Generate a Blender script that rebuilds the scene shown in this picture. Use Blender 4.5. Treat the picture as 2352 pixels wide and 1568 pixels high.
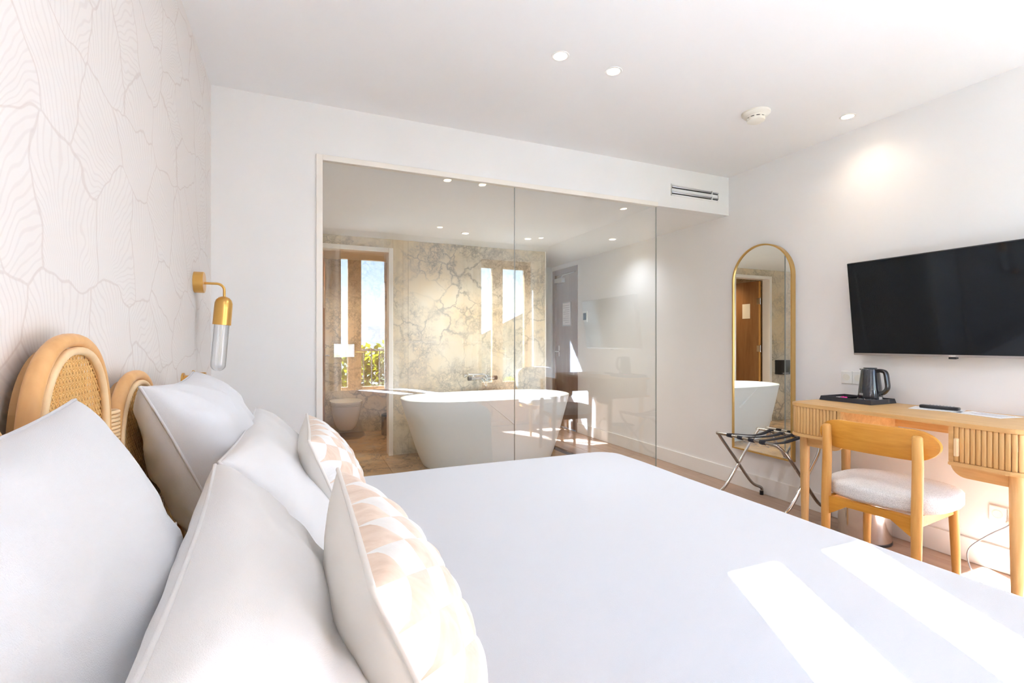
import bpy, bmesh, math, random
from mathutils import Vector, Matrix, noise
from math import sin, cos, pi, sqrt, radians

for o in list(bpy.data.objects):
    bpy.data.objects.remove(o)
S = bpy.context.scene
COL = S.collection
rnd = random.Random(7)

# ------------------------------------------------------------------ camera
CAM_H = 1.155
cam_d = bpy.data.cameras.new('camera')
cam_d.sensor_width = 36.0
cam_d.lens = 36.0 * 1119.0 / 2352.0
cam_d.clip_start = 0.02
cam_d.clip_end = 3000
cam = bpy.data.objects.new('camera', cam_d)
cam.location = (0, 0, CAM_H)
cam.rotation_euler = (radians(90), 0, -radians(23.4))
COL.objects.link(cam)
S.camera = cam

# ------------------------------------------------------------------ world, sun, exposure
SUN_DIR = Vector((0.504, 1.0, -1.282)).normalized()      # the way the sunlight travels
world = bpy.data.worlds.new('sky')
S.world = world
world.use_nodes = True
wn = world.node_tree.nodes; wl = world.node_tree.links
wn.clear()
sky = wn.new('ShaderNodeTexSky')
sky.sky_type = 'NISHITA'
sky.sun_disc = False
sky.sun_elevation = math.asin(-SUN_DIR.z)
sky.sun_rotation = math.atan2(-SUN_DIR.x, -SUN_DIR.y)
sky.air_density = 1.0; sky.dust_density = 0.3; sky.ozone_density = 1.0
bg = wn.new('ShaderNodeBackground'); bg.inputs['Strength'].default_value = 0.42
wo = wn.new('ShaderNodeOutputWorld')
wl.new(sky.outputs[0], bg.inputs['Color']); wl.new(bg.outputs[0], wo.inputs['Surface'])

sd = bpy.data.lights.new('sun', 'SUN'); sd.energy = 78.0; sd.angle = radians(0.6); sd.color = (0.80, 0.95, 1.15)
so = bpy.data.objects.new('sun', sd); so.rotation_euler = SUN_DIR.to_track_quat('-Z', 'Y').to_euler()
so.location = (-6, -12, 16); COL.objects.link(so)

S.view_settings.view_transform = 'Standard'
S.view_settings.look = 'None'
S.view_settings.gamma = 1.0
S.view_settings.use_curve_mapping = False
S.view_settings.exposure = 1.38
S.cycles.max_bounces = 12
S.cycles.adaptive_threshold = 0.02
S.cycles.diffuse_bounces = 8
S.cycles.glossy_bounces = 6
S.cycles.transparent_max_bounces = 24
S.cycles.transmission_bounces = 8
S.cycles.caustics_reflective = False
S.cycles.caustics_refractive = False
S.cycles.sample_clamp_indirect = 6.0

# room numbers (metres)
XL, XR = -0.434, 3.227          # headboard wall, television wall
YB, YF = -0.20, 2.97            # window wall, glass wall
HC, HS = 2.50, 2.19             # ceiling, lowered ceiling beyond the glass
YM = 5.02                       # marble wall
YG = -0.30                      # plane of the window glass
WIN = (0.60, 2.48)              # window centres

for wx in WIN:
    pd = bpy.data.lights.new('portal', 'AREA'); pd.shape = 'RECTANGLE'; pd.size = 1.0; pd.size_y = 2.2
    pd.cycles.is_portal = True
    po = bpy.data.objects.new('portal', pd); po.location = (wx, -0.42, 1.15)
    po.rotation_euler = (radians(90), 0, 0)
    po.rotation_euler = Vector((0, 1, 0)).to_track_quat('-Z', 'Z').to_euler(); COL.objects.link(po)

# ------------------------------------------------------------------ materials
def mat(name, col=(.8, .8, .8), rough=.5, metal=0.0, **kw):
    m = bpy.data.materials.new(name); m.use_nodes = True
    b = m.node_tree.nodes['Principled BSDF']
    b.inputs['Base Color'].default_value = (*col, 1)
    b.inputs['Roughness'].default_value = rough
    b.inputs['Metallic'].default_value = metal
    for k, v in kw.items():
        b.inputs[k].default_value = v
    return m
class N:
    """small node-graph helper"""
    def __init__(s, m):
        s.m = m; s.t = m.node_tree; s.b = s.t.nodes['Principled BSDF']
    def n(s, typ, **kw):
        q = s.t.nodes.new(typ)
        for k, v in kw.items():
            if k.startswith('i_'):
                key = k[2:].replace('_', ' ')
                q.inputs[int(key) if key.isdigit() else key].default_value = v
            else: setattr(q, k, v)
        return q
    def l(s, a, b): s.t.links.new(a, b)
    def math(s, op, a, b=None, c=None):
        q = s.n('ShaderNodeMath', operation=op)
        for i, v in enumerate((a, b, c)):
            if v is None: continue
            if isinstance(v, (int, float)): q.inputs[i].default_value = v
            else: s.l(v, q.inputs[i])
        return q.outputs[0]
    def mix(s, fac, a, b):
        q = s.n('ShaderNodeMix', data_type='RGBA')
        for sock, v in ((q.inputs[0], fac), (q.inputs[6], a), (q.inputs[7], b)):
            if isinstance(v, (int, float)): sock.default_value = v
            elif isinstance(v, tuple): sock.default_value = (*v, 1)
            else: s.l(v, sock)
        return q.outputs[2]
    def ramp(s, fac, stops):
        q = s.n('ShaderNodeValToRGB'); cr = q.color_ramp
        while len(cr.elements) < len(stops): cr.elements.new(.5)
        for e, (p, c) in zip(cr.elements, stops):
            e.position = p; e.color = (*c, 1) if len(c) == 3 else c
        s.l(fac, q.inputs[0]); return q.outputs[0]
    def pos(s, scale=(1, 1, 1), obj=False):
        if obj: src = s.n('ShaderNodeTexCoord').outputs['Object']
        else: src = s.n('ShaderNodeNewGeometry').outputs['Position']
        q = s.n('ShaderNodeMapping'); q.inputs['Scale'].default_value = scale
        s.l(src, q.inputs['Vector']); return q.outputs[0]
    def noise(s, vec, scale=5, detail=3, rough=.5, dist=0.0):
        q = s.n('ShaderNodeTexNoise'); q.inputs['Scale'].default_value = scale
        q.inputs['Detail'].default_value = detail; q.inputs['Roughness'].default_value = rough
        q.inputs['Distortion'].default_value = dist
        s.l(vec, q.inputs['Vector']); return q
    def bump(s, h, strength=.2, dist=.005):
        q = s.n('ShaderNodeBump'); q.inputs['Strength'].default_value = strength
        q.inputs['Distance'].default_value = dist
        s.l(h, q.inputs['Height']); s.l(q.outputs[0], s.b.inputs['Normal'])
    def base(s, c): s.l(c, s.b.inputs['Base Color'])

def plaster(name, col):
    m = mat(name, col, .75); g = N(m)
    nz = g.noise(g.pos(), 90, 4).outputs['Fac']
    g.bump(nz, .06, .002)
    c = g.noise(g.pos(), 2.0, 2).outputs['Fac']
    g.base(g.ramp(c, [(.3, tuple(v*.985 for v in col)), (.7, col)]))
    return m
M = {}
M['wall'] = plaster('white_wall_paint', (.885, .885, .885))
M['wall_r'] = plaster('warm_white_wall_paint', (.86, .845, .84))
M['ceil'] = plaster('ceiling_paint', (.905, .905, .905))
M['trim'] = mat('cream_trim', (.90, .86, .80), .45)
M['skirt'] = mat('skirting_paint', (.84, .82, .80), .4)

def fabric(name, col, rough=.85, scale=900, strength=.08, wr=0.0, sheen=.15):
    m = mat(name, col, rough); g = N(m)
    p = g.pos(obj=True)
    fine = g.noise(p, scale, 2).outputs['Fac']
    if wr:
        big = g.noise(g.pos((1, 1, 1.0), obj=True), 5, 3, .5, 1.2).outputs['Fac']
        h = g.math('ADD', g.math('MULTIPLY', fine, .06), g.math('MULTIPLY', big, wr))
        g.bump(h, .5, .02)
    else:
        g.bump(fine, strength, .001)
    m.node_tree.nodes['Principled BSDF'].inputs['Sheen Weight'].default_value = sheen
    return m
M['linen'] = fabric('white_cotton', (.68, .69, .715), wr=.35)
M['linen2'] = fabric('warm_white_cotton', (.71, .70, .695), wr=.35)
M['duvet'] = fabric('duvet_cotton', (.625, .63, .655), wr=.10)
M['cush_back'] = fabric('cushion_cream_fabric', (.74, .71, .66))
M['curtain'] = fabric('linen_curtain', (.76, .70, .62))
def velvet(name, c0, c1):
    m = mat(name, c0, .6); g = N(m)
    f = g.noise(g.pos((1, 1.6, 1), obj=True), 16, 3, .6, .8).outputs['Fac']
    g.base(g.ramp(f, [(.35, c0), (.65, c1)]))
    g.bump(g.noise(g.pos(obj=True), 60, 3).outputs['Fac'], .25, .003)
    g.b.inputs['Sheen Weight'].default_value = .4
    return m
M['velvet_beige'] = velvet('beige_velvet', (.62, .45, .33), (.76, .61, .49))
M['velvet_cream'] = velvet('cream_velvet', (.76, .75, .72), (.80, .79, .77))
def boucle(name, c):
    m = mat(name, c, .9); g = N(m)
    q = g.n('ShaderNodeTexVoronoi'); q.inputs['Scale'].default_value = 260
    g.l(g.pos(obj=True), q.inputs['Vector'])
    g.base(g.ramp(q.outputs['Distance'], [(.0, tuple(min(1, v*1.06) for v in c)), (.8, tuple(v*.80 for v in c))]))
    inv = g.math('SUBTRACT', 1.0, q.outputs['Distance'])
    g.bump(inv, .6, .004); return m
M['boucle'] = boucle('white_boucle', (.84, .82, .80))

def wood(name, c0, c1, axis='z', sc=1.0, rough=.42, spec=.4):
    m = mat(name, c0, rough); g = N(m)
    s = {'z': (14, 14, 1.1), 'y': (14, 1.1, 14), 'x': (1.1, 14, 14)}[axis]
    p = g.pos(tuple(v*sc for v in s), obj=True)
    n1 = g.noise(p, 2.2, 5, .6, .6).outputs['Fac']
    n2 = g.noise(p, 9, 3, .5).outputs['Fac']
    f = g.math('ADD', g.math('MULTIPLY', n1, .75), g.math('MULTIPLY', n2, .25))
    oi = g.n('ShaderNodeObjectInfo').outputs['Random']
    f = g.math('ADD', f, g.math('MULTIPLY', g.math('SUBTRACT', oi, .5), .14))
    g.base(g.ramp(f, [(.30, c0), (.5, tuple((a+b)/2 for a, b in zip(c0, c1))), (.70, c1)]))
    g.bump(n2, .08, .001); g.b.inputs['Specular IOR Level'].default_value = spec
    return m
M['oak_y'] = wood('light_oak_lengthwise', (.58, .33, .12), (.76, .49, .21), 'y')
M['oak_z'] = wood('light_oak_upright', (.58, .33, .115), (.78, .51, .23), 'z')
M['chair_z'] = wood('honey_ash_upright', (.54, .25, .055), (.70, .38, .11), 'z')
M['chair_y'] = wood('honey_ash_lengthwise', (.48, .19, .018), (.66, .31, .045), 'y')
M['floor'] = wood('oak_floor', (.36, .24, .17), (.48, .34, .25), 'y', .6, .38)
M['door_w'] = wood('walnut_door', (.22, .10, .035), (.34, .17, .07), 'z', .5)
M['entry'] = wood('taupe_door', (.24, .17, .145), (.32, .24, .21), 'z', .5)
M['window_w'] = wood('window_wood', (.46, .24, .11), (.60, .34, .17), 'z', .6)
M['rattan'] = wood('rattan_cane', (.60, .31, .11), (.74, .43, .18), 'z', .5, .4)
M['rattan_l'] = wood('pale_rattan', (.78, .55, .30), (.88, .68, .42), 'z', .5, .45)
M['cane'] = wood('woven_cane', (.90, .58, .22), (.97, .74, .38), 'z', 1.5, .5)
M['brass'] = mat('brushed_brass', (.72, .42, .12), .28, 1.0)
M['gold'] = mat('gold_frame', (.70, .46, .17), .3, 1.0)
M['chrome'] = mat('chrome', (.72, .70, .68), .12, 1.0)
M['steel'] = mat('polished_steel', (.80, .78, .76), .16, 1.0)
M['nickel'] = mat('dark_chrome', (.42, .39, .37), .18, 1.0)
M['alu'] = mat('aluminium', (.62, .62, .64), .35, 1.0)
M['black'] = mat('black_plastic', (.016, .017, .02), .28)
M['kettle'] = mat('glossy_black_kettle', (.022, .024, .03), .12, 0, **{'Coat Weight': .6})
M['tray'] = mat('black_tray', (.022, .024, .032), .42)
M['strap'] = mat('black_webbing', (.012, .012, .022), .7)
M['screen'] = mat('screen_glass', (.006, .008, .011), .05, 0, **{'Specular IOR Level': .35})
M['white_p'] = mat('white_plastic', (.86, .85, .82), .35)
M['cream_p'] = mat('cream_plastic', (.84, .81, .73), .4)
M['ceramic'] = mat('white_ceramic', (.88, .89, .90), .12, 0, **{'Coat Weight': .5})
M['bath'] = mat('matt_white_bath', (.86, .93, .97), .3)
M['dark'] = mat('dark_gap', (.03, .03, .03), .8)
M['paper'] = mat('paper', (.88, .88, .90), .6)
M['pink'] = mat('pink_flower', (.85, .04, .32), .5)
M['mirror'] = mat('mirror_silver', (.92, .94, .93), .0, 1.0)
M['mirror_plate'] = mat('mirror_chrome_plate', (.85, .86, .88), .06, 1.0)
M['concrete'] = mat('balcony_stone', (.50, .51, .52), .8)
M['iron'] = mat('dark_railing', (.06, .055, .05), .5)
M['cable'] = mat('grey_cable', (.25, .25, .26), .5)
M['red'] = mat('red_print', (.6, .12, .10), .6)
M['grey_ink'] = mat('grey_print', (.35, .35, .37), .6)
M['backing'] = mat('headboard_backing', (.42, .23, .09), .7)

def emis(name, col, s):
    m = bpy.data.materials.new(name); m.use_nodes = True
    t = m.node_tree; t.nodes.clear()
    e = t.nodes.new('ShaderNodeEmission'); e.inputs[0].default_value = (*col, 1); e.inputs[1].default_value = s
    o = t.nodes.new('ShaderNodeOutputMaterial'); t.links.new(e.outputs[0], o.inputs[0]); return m
M['lamp'] = emis('lit_lamp', (1.0, .82, .58), 9.0)

def glass(name, tint=(1, 1, 1), ior=1.5, rough=0.0, boost=1.0):
    m = bpy.data.materials.new(name); m.use_nodes = True
    t = m.node_tree; t.nodes.clear()
    tr = t.nodes.new('ShaderNodeBsdfTransparent'); tr.inputs[0].default_value = (*tint, 1)
    gl = t.nodes.new('ShaderNodeBsdfGlossy'); gl.inputs['Roughness'].default_value = rough
    gl.inputs['Color'].default_value = (boost, boost, boost, 1)
    # the same reflectance on front and back faces of the pane
    geo = t.nodes.new('ShaderNodeNewGeometry')
    dot = t.nodes.new('ShaderNodeVectorMath'); dot.operation = 'DOT_PRODUCT'
    t.links.new(geo.outputs['Normal'], dot.inputs[0]); t.links.new(geo.outputs['Incoming'], dot.inputs[1])
    ab = t.nodes.new('ShaderNodeMath'); ab.operation = 'ABSOLUTE'; t.links.new(dot.outputs['Value'], ab.inputs[0])
    om = t.nodes.new('ShaderNodeMath'); om.operation = 'SUBTRACT'; om.inputs[0].default_value = 1; t.links.new(ab.outputs[0], om.inputs[1])
    pw = t.nodes.new('ShaderNodeMath'); pw.operation = 'POWER'; pw.inputs[1].default_value = 5; t.links.new(om.outputs[0], pw.inputs[0])
    r0 = ((ior-1)/(ior+1))**2
    ma = t.nodes.new('ShaderNodeMath'); ma.operation = 'MULTIPLY_ADD'
    ma.inputs[1].default_value = 1-r0; ma.inputs[2].default_value = r0; t.links.new(pw.outputs[0], ma.inputs[0])
    mx = t.nodes.new('ShaderNodeMixShader'); t.links.new(ma.outputs[0], mx.inputs[0])
    t.links.new(tr.outputs[0], mx.inputs[1]); t.links.new(gl.outputs[0], mx.inputs[2])
    o = t.nodes.new('ShaderNodeOutputMaterial'); t.links.new(mx.outputs[0], o.inputs[0]); return m
M['glass'] = glass('clear_glass', (.985, .992, .988), 1.7)
M['pane'] = glass('window_glass', (.99, .995, 1.0), 1.45)
M['edge'] = mat('green_glass_edge', (.34, .38, .36), .2)
M['rib'] = glass('ribbed_glass', (.93, .94, .95), 2.1, .16)

# wallpaper: line-drawn overlapping petals
def wallpaper():
    m = mat('petal_line_wallpaper', (.84, .82, .80), .6); g = N(m)
    geo = g.n('ShaderNodeNewGeometry').outputs['Position']
    sx = g.n('ShaderNodeSeparateXYZ'); g.l(geo, sx.inputs[0])
    # warp
    wv = g.noise(geo, 2.6, 3, .55); wc = g.n('ShaderNodeSeparateXYZ')
    g.l(wv.outputs['Color'], wc.inputs[0])
    u = g.math('ADD', sx.outputs[1], g.math('MULTIPLY', g.math('SUBTRACT', wc.outputs[0], .5), .24))
    v = g.math('ADD', sx.outputs[2], g.math('MULTIPLY', g.math('SUBTRACT', wc.outputs[1], .5), .28))
    uu = g.math('MULTIPLY', u, 3.6); vv = g.math('MULTIPLY', v, 4.6)
    cx = g.n('ShaderNodeCombineXYZ'); g.l(uu, cx.inputs[0]); g.l(vv, cx.inputs[1])
    vo = g.n('ShaderNodeTexVoronoi', voronoi_dimensions='2D', feature='F1'); vo.inputs['Scale'].default_value = 1.0
    vo.inputs['Randomness'].default_value = .9
    ve = g.n('ShaderNodeTexVoronoi', voronoi_dimensions='2D', feature='DISTANCE_TO_EDGE'); ve.inputs['Scale'].default_value = 1.0
    ve.inputs['Randomness'].default_value = .9
    g.l(cx.outputs[0], vo.inputs['Vector']); g.l(cx.outputs[0], ve.inputs['Vector'])
    cp = g.n('ShaderNodeSeparateXYZ'); g.l(vo.outputs['Position'], cp.inputs[0])
    cr = g.n('ShaderNodeSeparateColor'); g.l(vo.outputs['Color'], cr.inputs[0])
    dx = g.math('SUBTRACT', uu, cp.outputs[0]); dy = g.math('SUBTRACT', vv, cp.outputs[1])
    # fan point well below and to one side of every petal
    ox = g.math('MULTIPLY', g.math('SUBTRACT', cr.outputs[0], .5), 2.4)
    ax = g.math('ADD', dx, ox); ay = g.math('ADD', dy, g.math('ADD', .45, g.math('MULTIPLY', cr.outputs[1], .9)))
    an = g.math('ARCTAN2', ax, ay)
    n2 = g.noise(geo, 9, 2).outputs['Fac']
    ph = g.math('ADD', g.math('MULTIPLY', an, 108.0), g.math('MULTIPLY', n2, 4.0))
    sn = g.math('SINE', ph)
    line = g.n('ShaderNodeMapRange', interpolation_type='SMOOTHSTEP')
    line.inputs['From Min'].default_value = .30; line.inputs['From Max'].default_value = 1.0; g.l(sn, line.inputs['Value'])
    ed = g.n('ShaderNodeMapRange', interpolation_type='SMOOTHSTEP')
    ed.inputs['From Min'].default_value = .020; ed.inputs['From Max'].default_value = .006
    g.l(ve.outputs['Distance'], ed.inputs['Value'])
    patch = g.noise(geo, 1.7, 2).outputs['Fac']
    lc = g.mix(patch, (.57, .545, .53), (.70, .61, .575))
    base = g.mix(g.math('MULTIPLY', line.outputs[0], .30), (.80, .765, .735), lc)
    c = g.mix(g.math('MULTIPLY', ed.outputs[0], .45), base, (.60, .52, .48))
    g.base(c)
    g.bump(line.outputs[0], .15, .001)
    return m
M['wallpaper'] = wallpaper()

def marble(name, pale, warm, vein, sc=1.0, rough=.16, veinamt=1.0):
    m = mat(name, pale, rough); g = N(m)
    geo = g.pos((1, 1, 1))
    w = g.noise(geo, 2.2*sc, 5, .6); 
    wv = g.n('ShaderNodeVectorMath', operation='MULTIPLY_ADD')
    g.l(w.outputs['Color'], wv.inputs[0]); wv.inputs[1].default_value = (.55, .55, .55); g.l(geo, wv.inputs[2])
    vo = g.n('ShaderNodeTexVoronoi', feature='DISTANCE_TO_EDGE'); vo.inputs['Scale'].default_value = 4.2*sc
    g.l(wv.outputs[0], vo.inputs['Vector'])
    vo2 = g.n('ShaderNodeTexVoronoi', feature='DISTANCE_TO_EDGE'); vo2.inputs['Scale'].default_value = 11*sc
    g.l(wv.outputs[0], vo2.inputs['Vector'])
    cl = g.noise(geo, 1.5*sc, 3, .6).outputs['Fac']
    cl2 = g.noise(geo, 3.1*sc, 6, .7, .5).outputs['Fac']
    base = g.mix(g.ramp(cl, [(.38, (0, 0, 0)), (.62, (1, 1, 1))]), pale, warm)
    # breccia: pale lumps of very different size, dirty veins whose width wanders
    wid = g.noise(geo, 3.4*sc, 4, .65).outputs['Fac']
    d1 = g.math('DIVIDE', vo.outputs['Distance'], g.math('ADD', .02, g.math('MULTIPLY', g.math('POWER', wid, 3.0), .5)))
    v1 = g.ramp(d1, [(.0, (1, 1, 1)), (.35, (.5, .5, .5)), (1.0, (0, 0, 0))])
    d2 = g.math('DIVIDE', vo2.outputs['Distance'], g.math('ADD', .02, g.math('MULTIPLY', cl2, .22)))
    v2 = g.ramp(d2, [(.0, (1, 1, 1)), (1.0, (0, 0, 0))])
    zone = g.ramp(cl2, [(.45, (0, 0, 0)), (.60, (1, 1, 1))])
    grit = g.noise(geo, 26*sc, 5, .75).outputs['Fac']
    gz = g.ramp(grit, [(.40, (0, 0, 0)), (.62, (1, 1, 1))])
    fade = g.ramp(g.noise(geo, 1.9*sc, 3).outputs['Fac'], [(.36, (.15, .15, .15)), (.60, (1, 1, 1))])
    a = g.math('MULTIPLY', g.math('MULTIPLY', v1, fade), .80*veinamt)
    b = g.math('MULTIPLY', g.math('MULTIPLY', v2, zone), .85*veinamt)
    cloud = g.math('MULTIPLY', g.math('MULTIPLY', zone, gz), .85*veinamt)
    f = g.math('MINIMUM', g.math('MAXIMUM', g.math('MAXIMUM', a, b), cloud), 1.0)
    veinc = g.mix(fade, (.50, .43, .33), vein)
    g.base(g.mix(f, base, veinc))
    return m
M['marble'] = marble('arabescato_marble', (.72, .655, .53), (.72, .58, .38), (.26, .24, .205))
M['marble_f'] = marble('brown_marble_floor', (.60, .40, .22), (.50, .31, .16), (.16, .11, .08), 1.3, .22, 1.35)

def leafmat(name, a, b):
    m = mat(name, a, .6); g = N(m)
    g.base(g.ramp(g.noise(g.pos(), 6, 3).outputs['Fac'], [(.35, a), (.65, b)])); return m
M['leaf'] = leafmat('spring_leaves', (.05, .085, .004), (.16, .17, .008))
_t = M['leaf'].node_tree; _b = _t.nodes['Principled BSDF']
_tr = _t.nodes.new('ShaderNodeBsdfTranslucent'); _tr.inputs[0].default_value = (.27, .26, .015, 1)
_mx = _t.nodes.new('ShaderNodeMixShader'); _mx.inputs[0].default_value = .55
_t.links.new(_b.outputs[0], _mx.inputs[1]); _t.links.new(_tr.outputs[0], _mx.inputs[2])
_t.links.new(_mx.outputs[0], _t.nodes['Material Output'].inputs[0])
M['hill'] = leafmat('hazy_hill', (.030, .042, .050), (.055, .068, .078))
M['ground'] = leafmat('ground_grey_green', (.14, .17, .13), (.22, .23, .20))
M['house_w'] = mat('house_wall', (.26, .25, .24), .8)
M['roof'] = mat('slate_roof', (.09, .085, .085), .7)

# ------------------------------------------------------------------ mesh helpers
def bm_new(): return bmesh.new()
def obj(name, bm, m, parent=None, smooth=False, kind=None, label=None, auto=None):
    me = bpy.data.meshes.new(name)
    bmesh.ops.recalc_face_normals(bm, faces=bm.faces[:]) if auto != 'keep' else None
    bm.to_mesh(me); bm.free()
    if smooth:
        me.polygons.foreach_set('use_smooth', [True]*len(me.polygons))
        if smooth == 'angle':
            try: me.set_sharp_from_angle(angle=radians(38))
            except Exception: pass
    for mm in (m if isinstance(m, (list, tuple)) else [m]): me.materials.append(mm)
    o = bpy.data.objects.new(name, me); COL.objects.link(o)
    if parent: o.parent = parent
    if kind: o['kind'] = kind
    if label: o['label'] = label
    return o
def tag(o, label, cat, group=None):
    o['label'] = label; o['category'] = cat
    if group: o['group'] = group
    return o
def thing(name, label, cat, loc=(0, 0, 0), rz=0, group=None, kind=None):
    o = bpy.data.objects.new(name, None); COL.objects.link(o)
    o.location = loc; o.rotation_euler = (0, 0, rz)
    o.empty_display_size = .05
    if kind: o['kind'] = kind
    else: tag(o, label, cat, group)
    return o
def dup(root, loc=None, rz=None, label=None, parent=None):
    r = root.copy(); COL.objects.link(r)
    if parent is not None: r.parent = parent
    if loc is not None: r.location = loc
    if rz is not None: r.rotation_euler = (0, 0, rz)
    if label: r['label'] = label
    for ch in [c for c in bpy.data.objects if c.parent == root]:
        c = ch.copy(); COL.objects.link(c); c.parent = r
        for g in [d for d in bpy.data.objects if d.parent == ch]:
            d = g.copy(); COL.objects.link(d); d.parent = c
    return r
def bx(bm, x0, x1, y0, y1, z0, z1, bev=0, seg=2, mi=0, mtx=None):
    r = bmesh.ops.create_cube(bm, size=1)
    vs = r['verts']
    for v in vs:
        v.co = Vector(((x0+x1)/2+(v.co.x)*(x1-x0), (y0+y1)/2+v.co.y*(y1-y0), (z0+z1)/2+v.co.z*(z1-z0)))
    fs = list({f for v in vs for f in v.link_faces})
    if bev:
        es = list({e for v in vs for e in v.link_edges})
        rr = bmesh.ops.bevel(bm, geom=es, offset=bev, segments=seg, affect='EDGES', profile=.5)
        vs = list({v for f in rr['faces'] for v in f.verts}) 
        fs = rr['faces']
    for f in fs: f.material_index = mi
    if mtx:
        for v in vs: v.co = mtx @ v.co
    return vs
def tube(bm, pts, r, n=10, cap=True, closed=False):
    """tube through points; r a number or one radius per point"""
    pts = [Vector(p) for p in pts]; k = len(pts)
    rs = [r]*k if isinstance(r, (int, float)) else r
    rings = []; up = None
    for i, p in enumerate(pts):
        if closed: t = pts[(i+1) % k]-pts[i-1]
        else: t = pts[min(i+1, k-1)]-pts[max(i-1, 0)]
        t.normalize()
        if up is None:
            up = Vector((0, 0, 1)) if abs(t.z) < .9 else Vector((1, 0, 0))
        a = up-t*up.dot(t)
        if a.length < 1e-5: a = t.orthogonal()
        a.normalize(); up = a; b = t.cross(a)
        rings.append([bm.verts.new(p+(a*cos(2*pi*j/n)+b*sin(2*pi*j/n))*rs[i]) for j in range(n)])
    for i in range(k if closed else k-1):
        A, B = rings[i], rings[(i+1) % k]
        off = 0
        if closed and i == k-1:
            off = min(range(n), key=lambda q: (A[0].co-B[q].co).length)
        for j in range(n):
            bm.faces.new((A[j], A[(j+1) % n], B[(j+1+off) % n], B[(j+off) % n]))
    if cap and not closed:
        bm.faces.new(rings[0][::-1]); bm.faces.new(rings[-1])
def lathe(bm, prof, n=32, c=(0, 0, 0), sx=1, sy=1):
    rings = []
    for r, z in prof:
        if r < 1e-6: rings.append([bm.verts.new((c[0], c[1], c[2]+z))])
        else: rings.append([bm.verts.new((c[0]+r*sx*cos(2*pi*j/n), c[1]+r*sy*sin(2*pi*j/n), c[2]+z)) for j in range(n)])
    for A, B in zip(rings, rings[1:]):
        if len(A) == 1 and len(B) == 1: continue
        for j in range(n):
            a, b = j, (j+1) % n
            if len(A) == 1: bm.faces.new((A[0], B[b], B[a]))
            elif len(B) == 1: bm.faces.new((A[a], A[b], B[0]))
            else: bm.faces.new((A[a], A[b], B[b], B[a]))
    if len(rings[0]) > 1: bm.faces.new(rings[0][::-1])
    if len(rings[-1]) > 1: bm.faces.new(rings[-1])
def prism(bm, poly, axis, a0, a1):
    """extrude a 2-D polygon along axis"""
    def P(p, a):
        return {'x': (a, p[0], p[1]), 'y': (p[0], a, p[1]), 'z': (p[0], p[1], a)}[axis]
    A = [bm.verts.new(P(p, a0)) for p in poly]; B = [bm.verts.new(P(p, a1)) for p in poly]
    n = len(poly)
    for i in range(n): bm.faces.new((A[i], A[(i+1) % n], B[(i+1) % n], B[i]))
    bm.faces.new(A[::-1]); bm.faces.new(B)
def arc(cx, cy, r, a0, a1, n):
    return [(cx+r*cos(a0+(a1-a0)*i/n), cy+r*sin(a0+(a1-a0)*i/n)) for i in range(n+1)]
def bez(pts, n=8):
    """Catmull-Rom through points"""
    P = [Vector(p) for p in pts]; out = []
    for i in range(len(P)-1):
        p0 = P[max(i-1, 0)]; p1 = P[i]; p2 = P[i+1]; p3 = P[min(i+2, len(P)-1)]
        for j in range(n):
            t = j/n
            out.append(.5*((2*p1)+(p2-p0)*t+(2*p0-5*p1+4*p2-p3)*t*t+(3*p1-p0-3*p2+p3)*t**3))
    out.append(P[-1]); return out
def box_obj(name, x0, x1, y0, y1, z0, z1, m, parent=None, bev=0, kind=None, label=None, smooth=False):
    bm = bm_new(); bx(bm, x0, x1, y0, y1, z0, z1, bev)
    return obj(name, bm, m, parent, kind=kind, label=label, smooth=smooth)
def struct(name, x0, x1, y0, y1, z0, z1, m):
    return box_obj(name, x0, x1, y0, y1, z0, z1, m, kind='structure')

# ================================================================== THE SETTING
T = .12
# floor: slab plus planks
fl = struct('floor', XL-T, XR+T, YB-.2, 6.4, -.25, -.014, M['dark'])
pm = None
for i in range(21):
    y0c = -.2
    x0 = XL+i*.178; x1 = min(x0+.1765, XR)
    if x0 >= XR-.01: break
    y = YB-rnd.random()*1.0
    while y < 6.1:
        ln = 1.15+rnd.random()*.25
        a, b = max(y, YB), min(y+ln-.0015, 6.15)
        y += ln
        if b-a < .03: continue
        # wooden planks stop where the stone of the bathroom starts
        if x0 < 2.485:
            if a > YF: continue
            b = min(b, YF)
        if b-a < .02: continue
        box_obj('plank', x0, x1 if x0 > 2.4 or x1 < 2.4 else x1, a, b, -.014, 0, M['floor'], fl, .0012)
# bathroom stone floor
fb = struct('floor_bathroom', XL-T, 2.487, YF+.002, 6.6, -.24, -.013, M['dark'])
xs = [XL, .153, .74, 1.327, 1.914, 2.487]
ys = [YF+.002, 3.6, 4.2, 4.8, 5.4, 6.0, 6.56]
for a, b in zip(xs, xs[1:]):
    for c, d in zip(ys, ys[1:]):
        box_obj('floor_tile', a+.001, b-.001, c+.001, d-.001, -.013, .001, M['marble_f'], fb, .0008)

wl_ = struct('wall_left', XL-T, XL, YB-.25, YF+.1, 0, HC, M['wallpaper'])
struct('wall_bathroom_left', XL-T, XL, YF+.1, 6.6, 0, HS, M['wall'])
wr = struct('wall_right', XR, XR+T, YB-.25, 5.35, 0, HC, M['wall_r'])
# ceiling with recessed opening for lights is kept whole; the lights sit just below it
struct('ceiling', XL-T, XR+T, YB-.25, YF+.1, HC, HC+.15, M['ceil'])
struct('ceiling_bathroom', XL-T, XR+T+.5, YF+.1, 6.6, HS, HS+.3, M['ceil'])
# front wall: left pier and bulkhead over the glass
bm = bm_new()
GX0, GX1, GZ = .10, 2.488, 2.185
bx(bm, XL, GX0, YF, YF+.1, 0, HC)
bx(bm, GX0, XR, YF, YF+.1, HS, HC)
obj('wall_front', bm, M['wall'], kind='structure')
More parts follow.
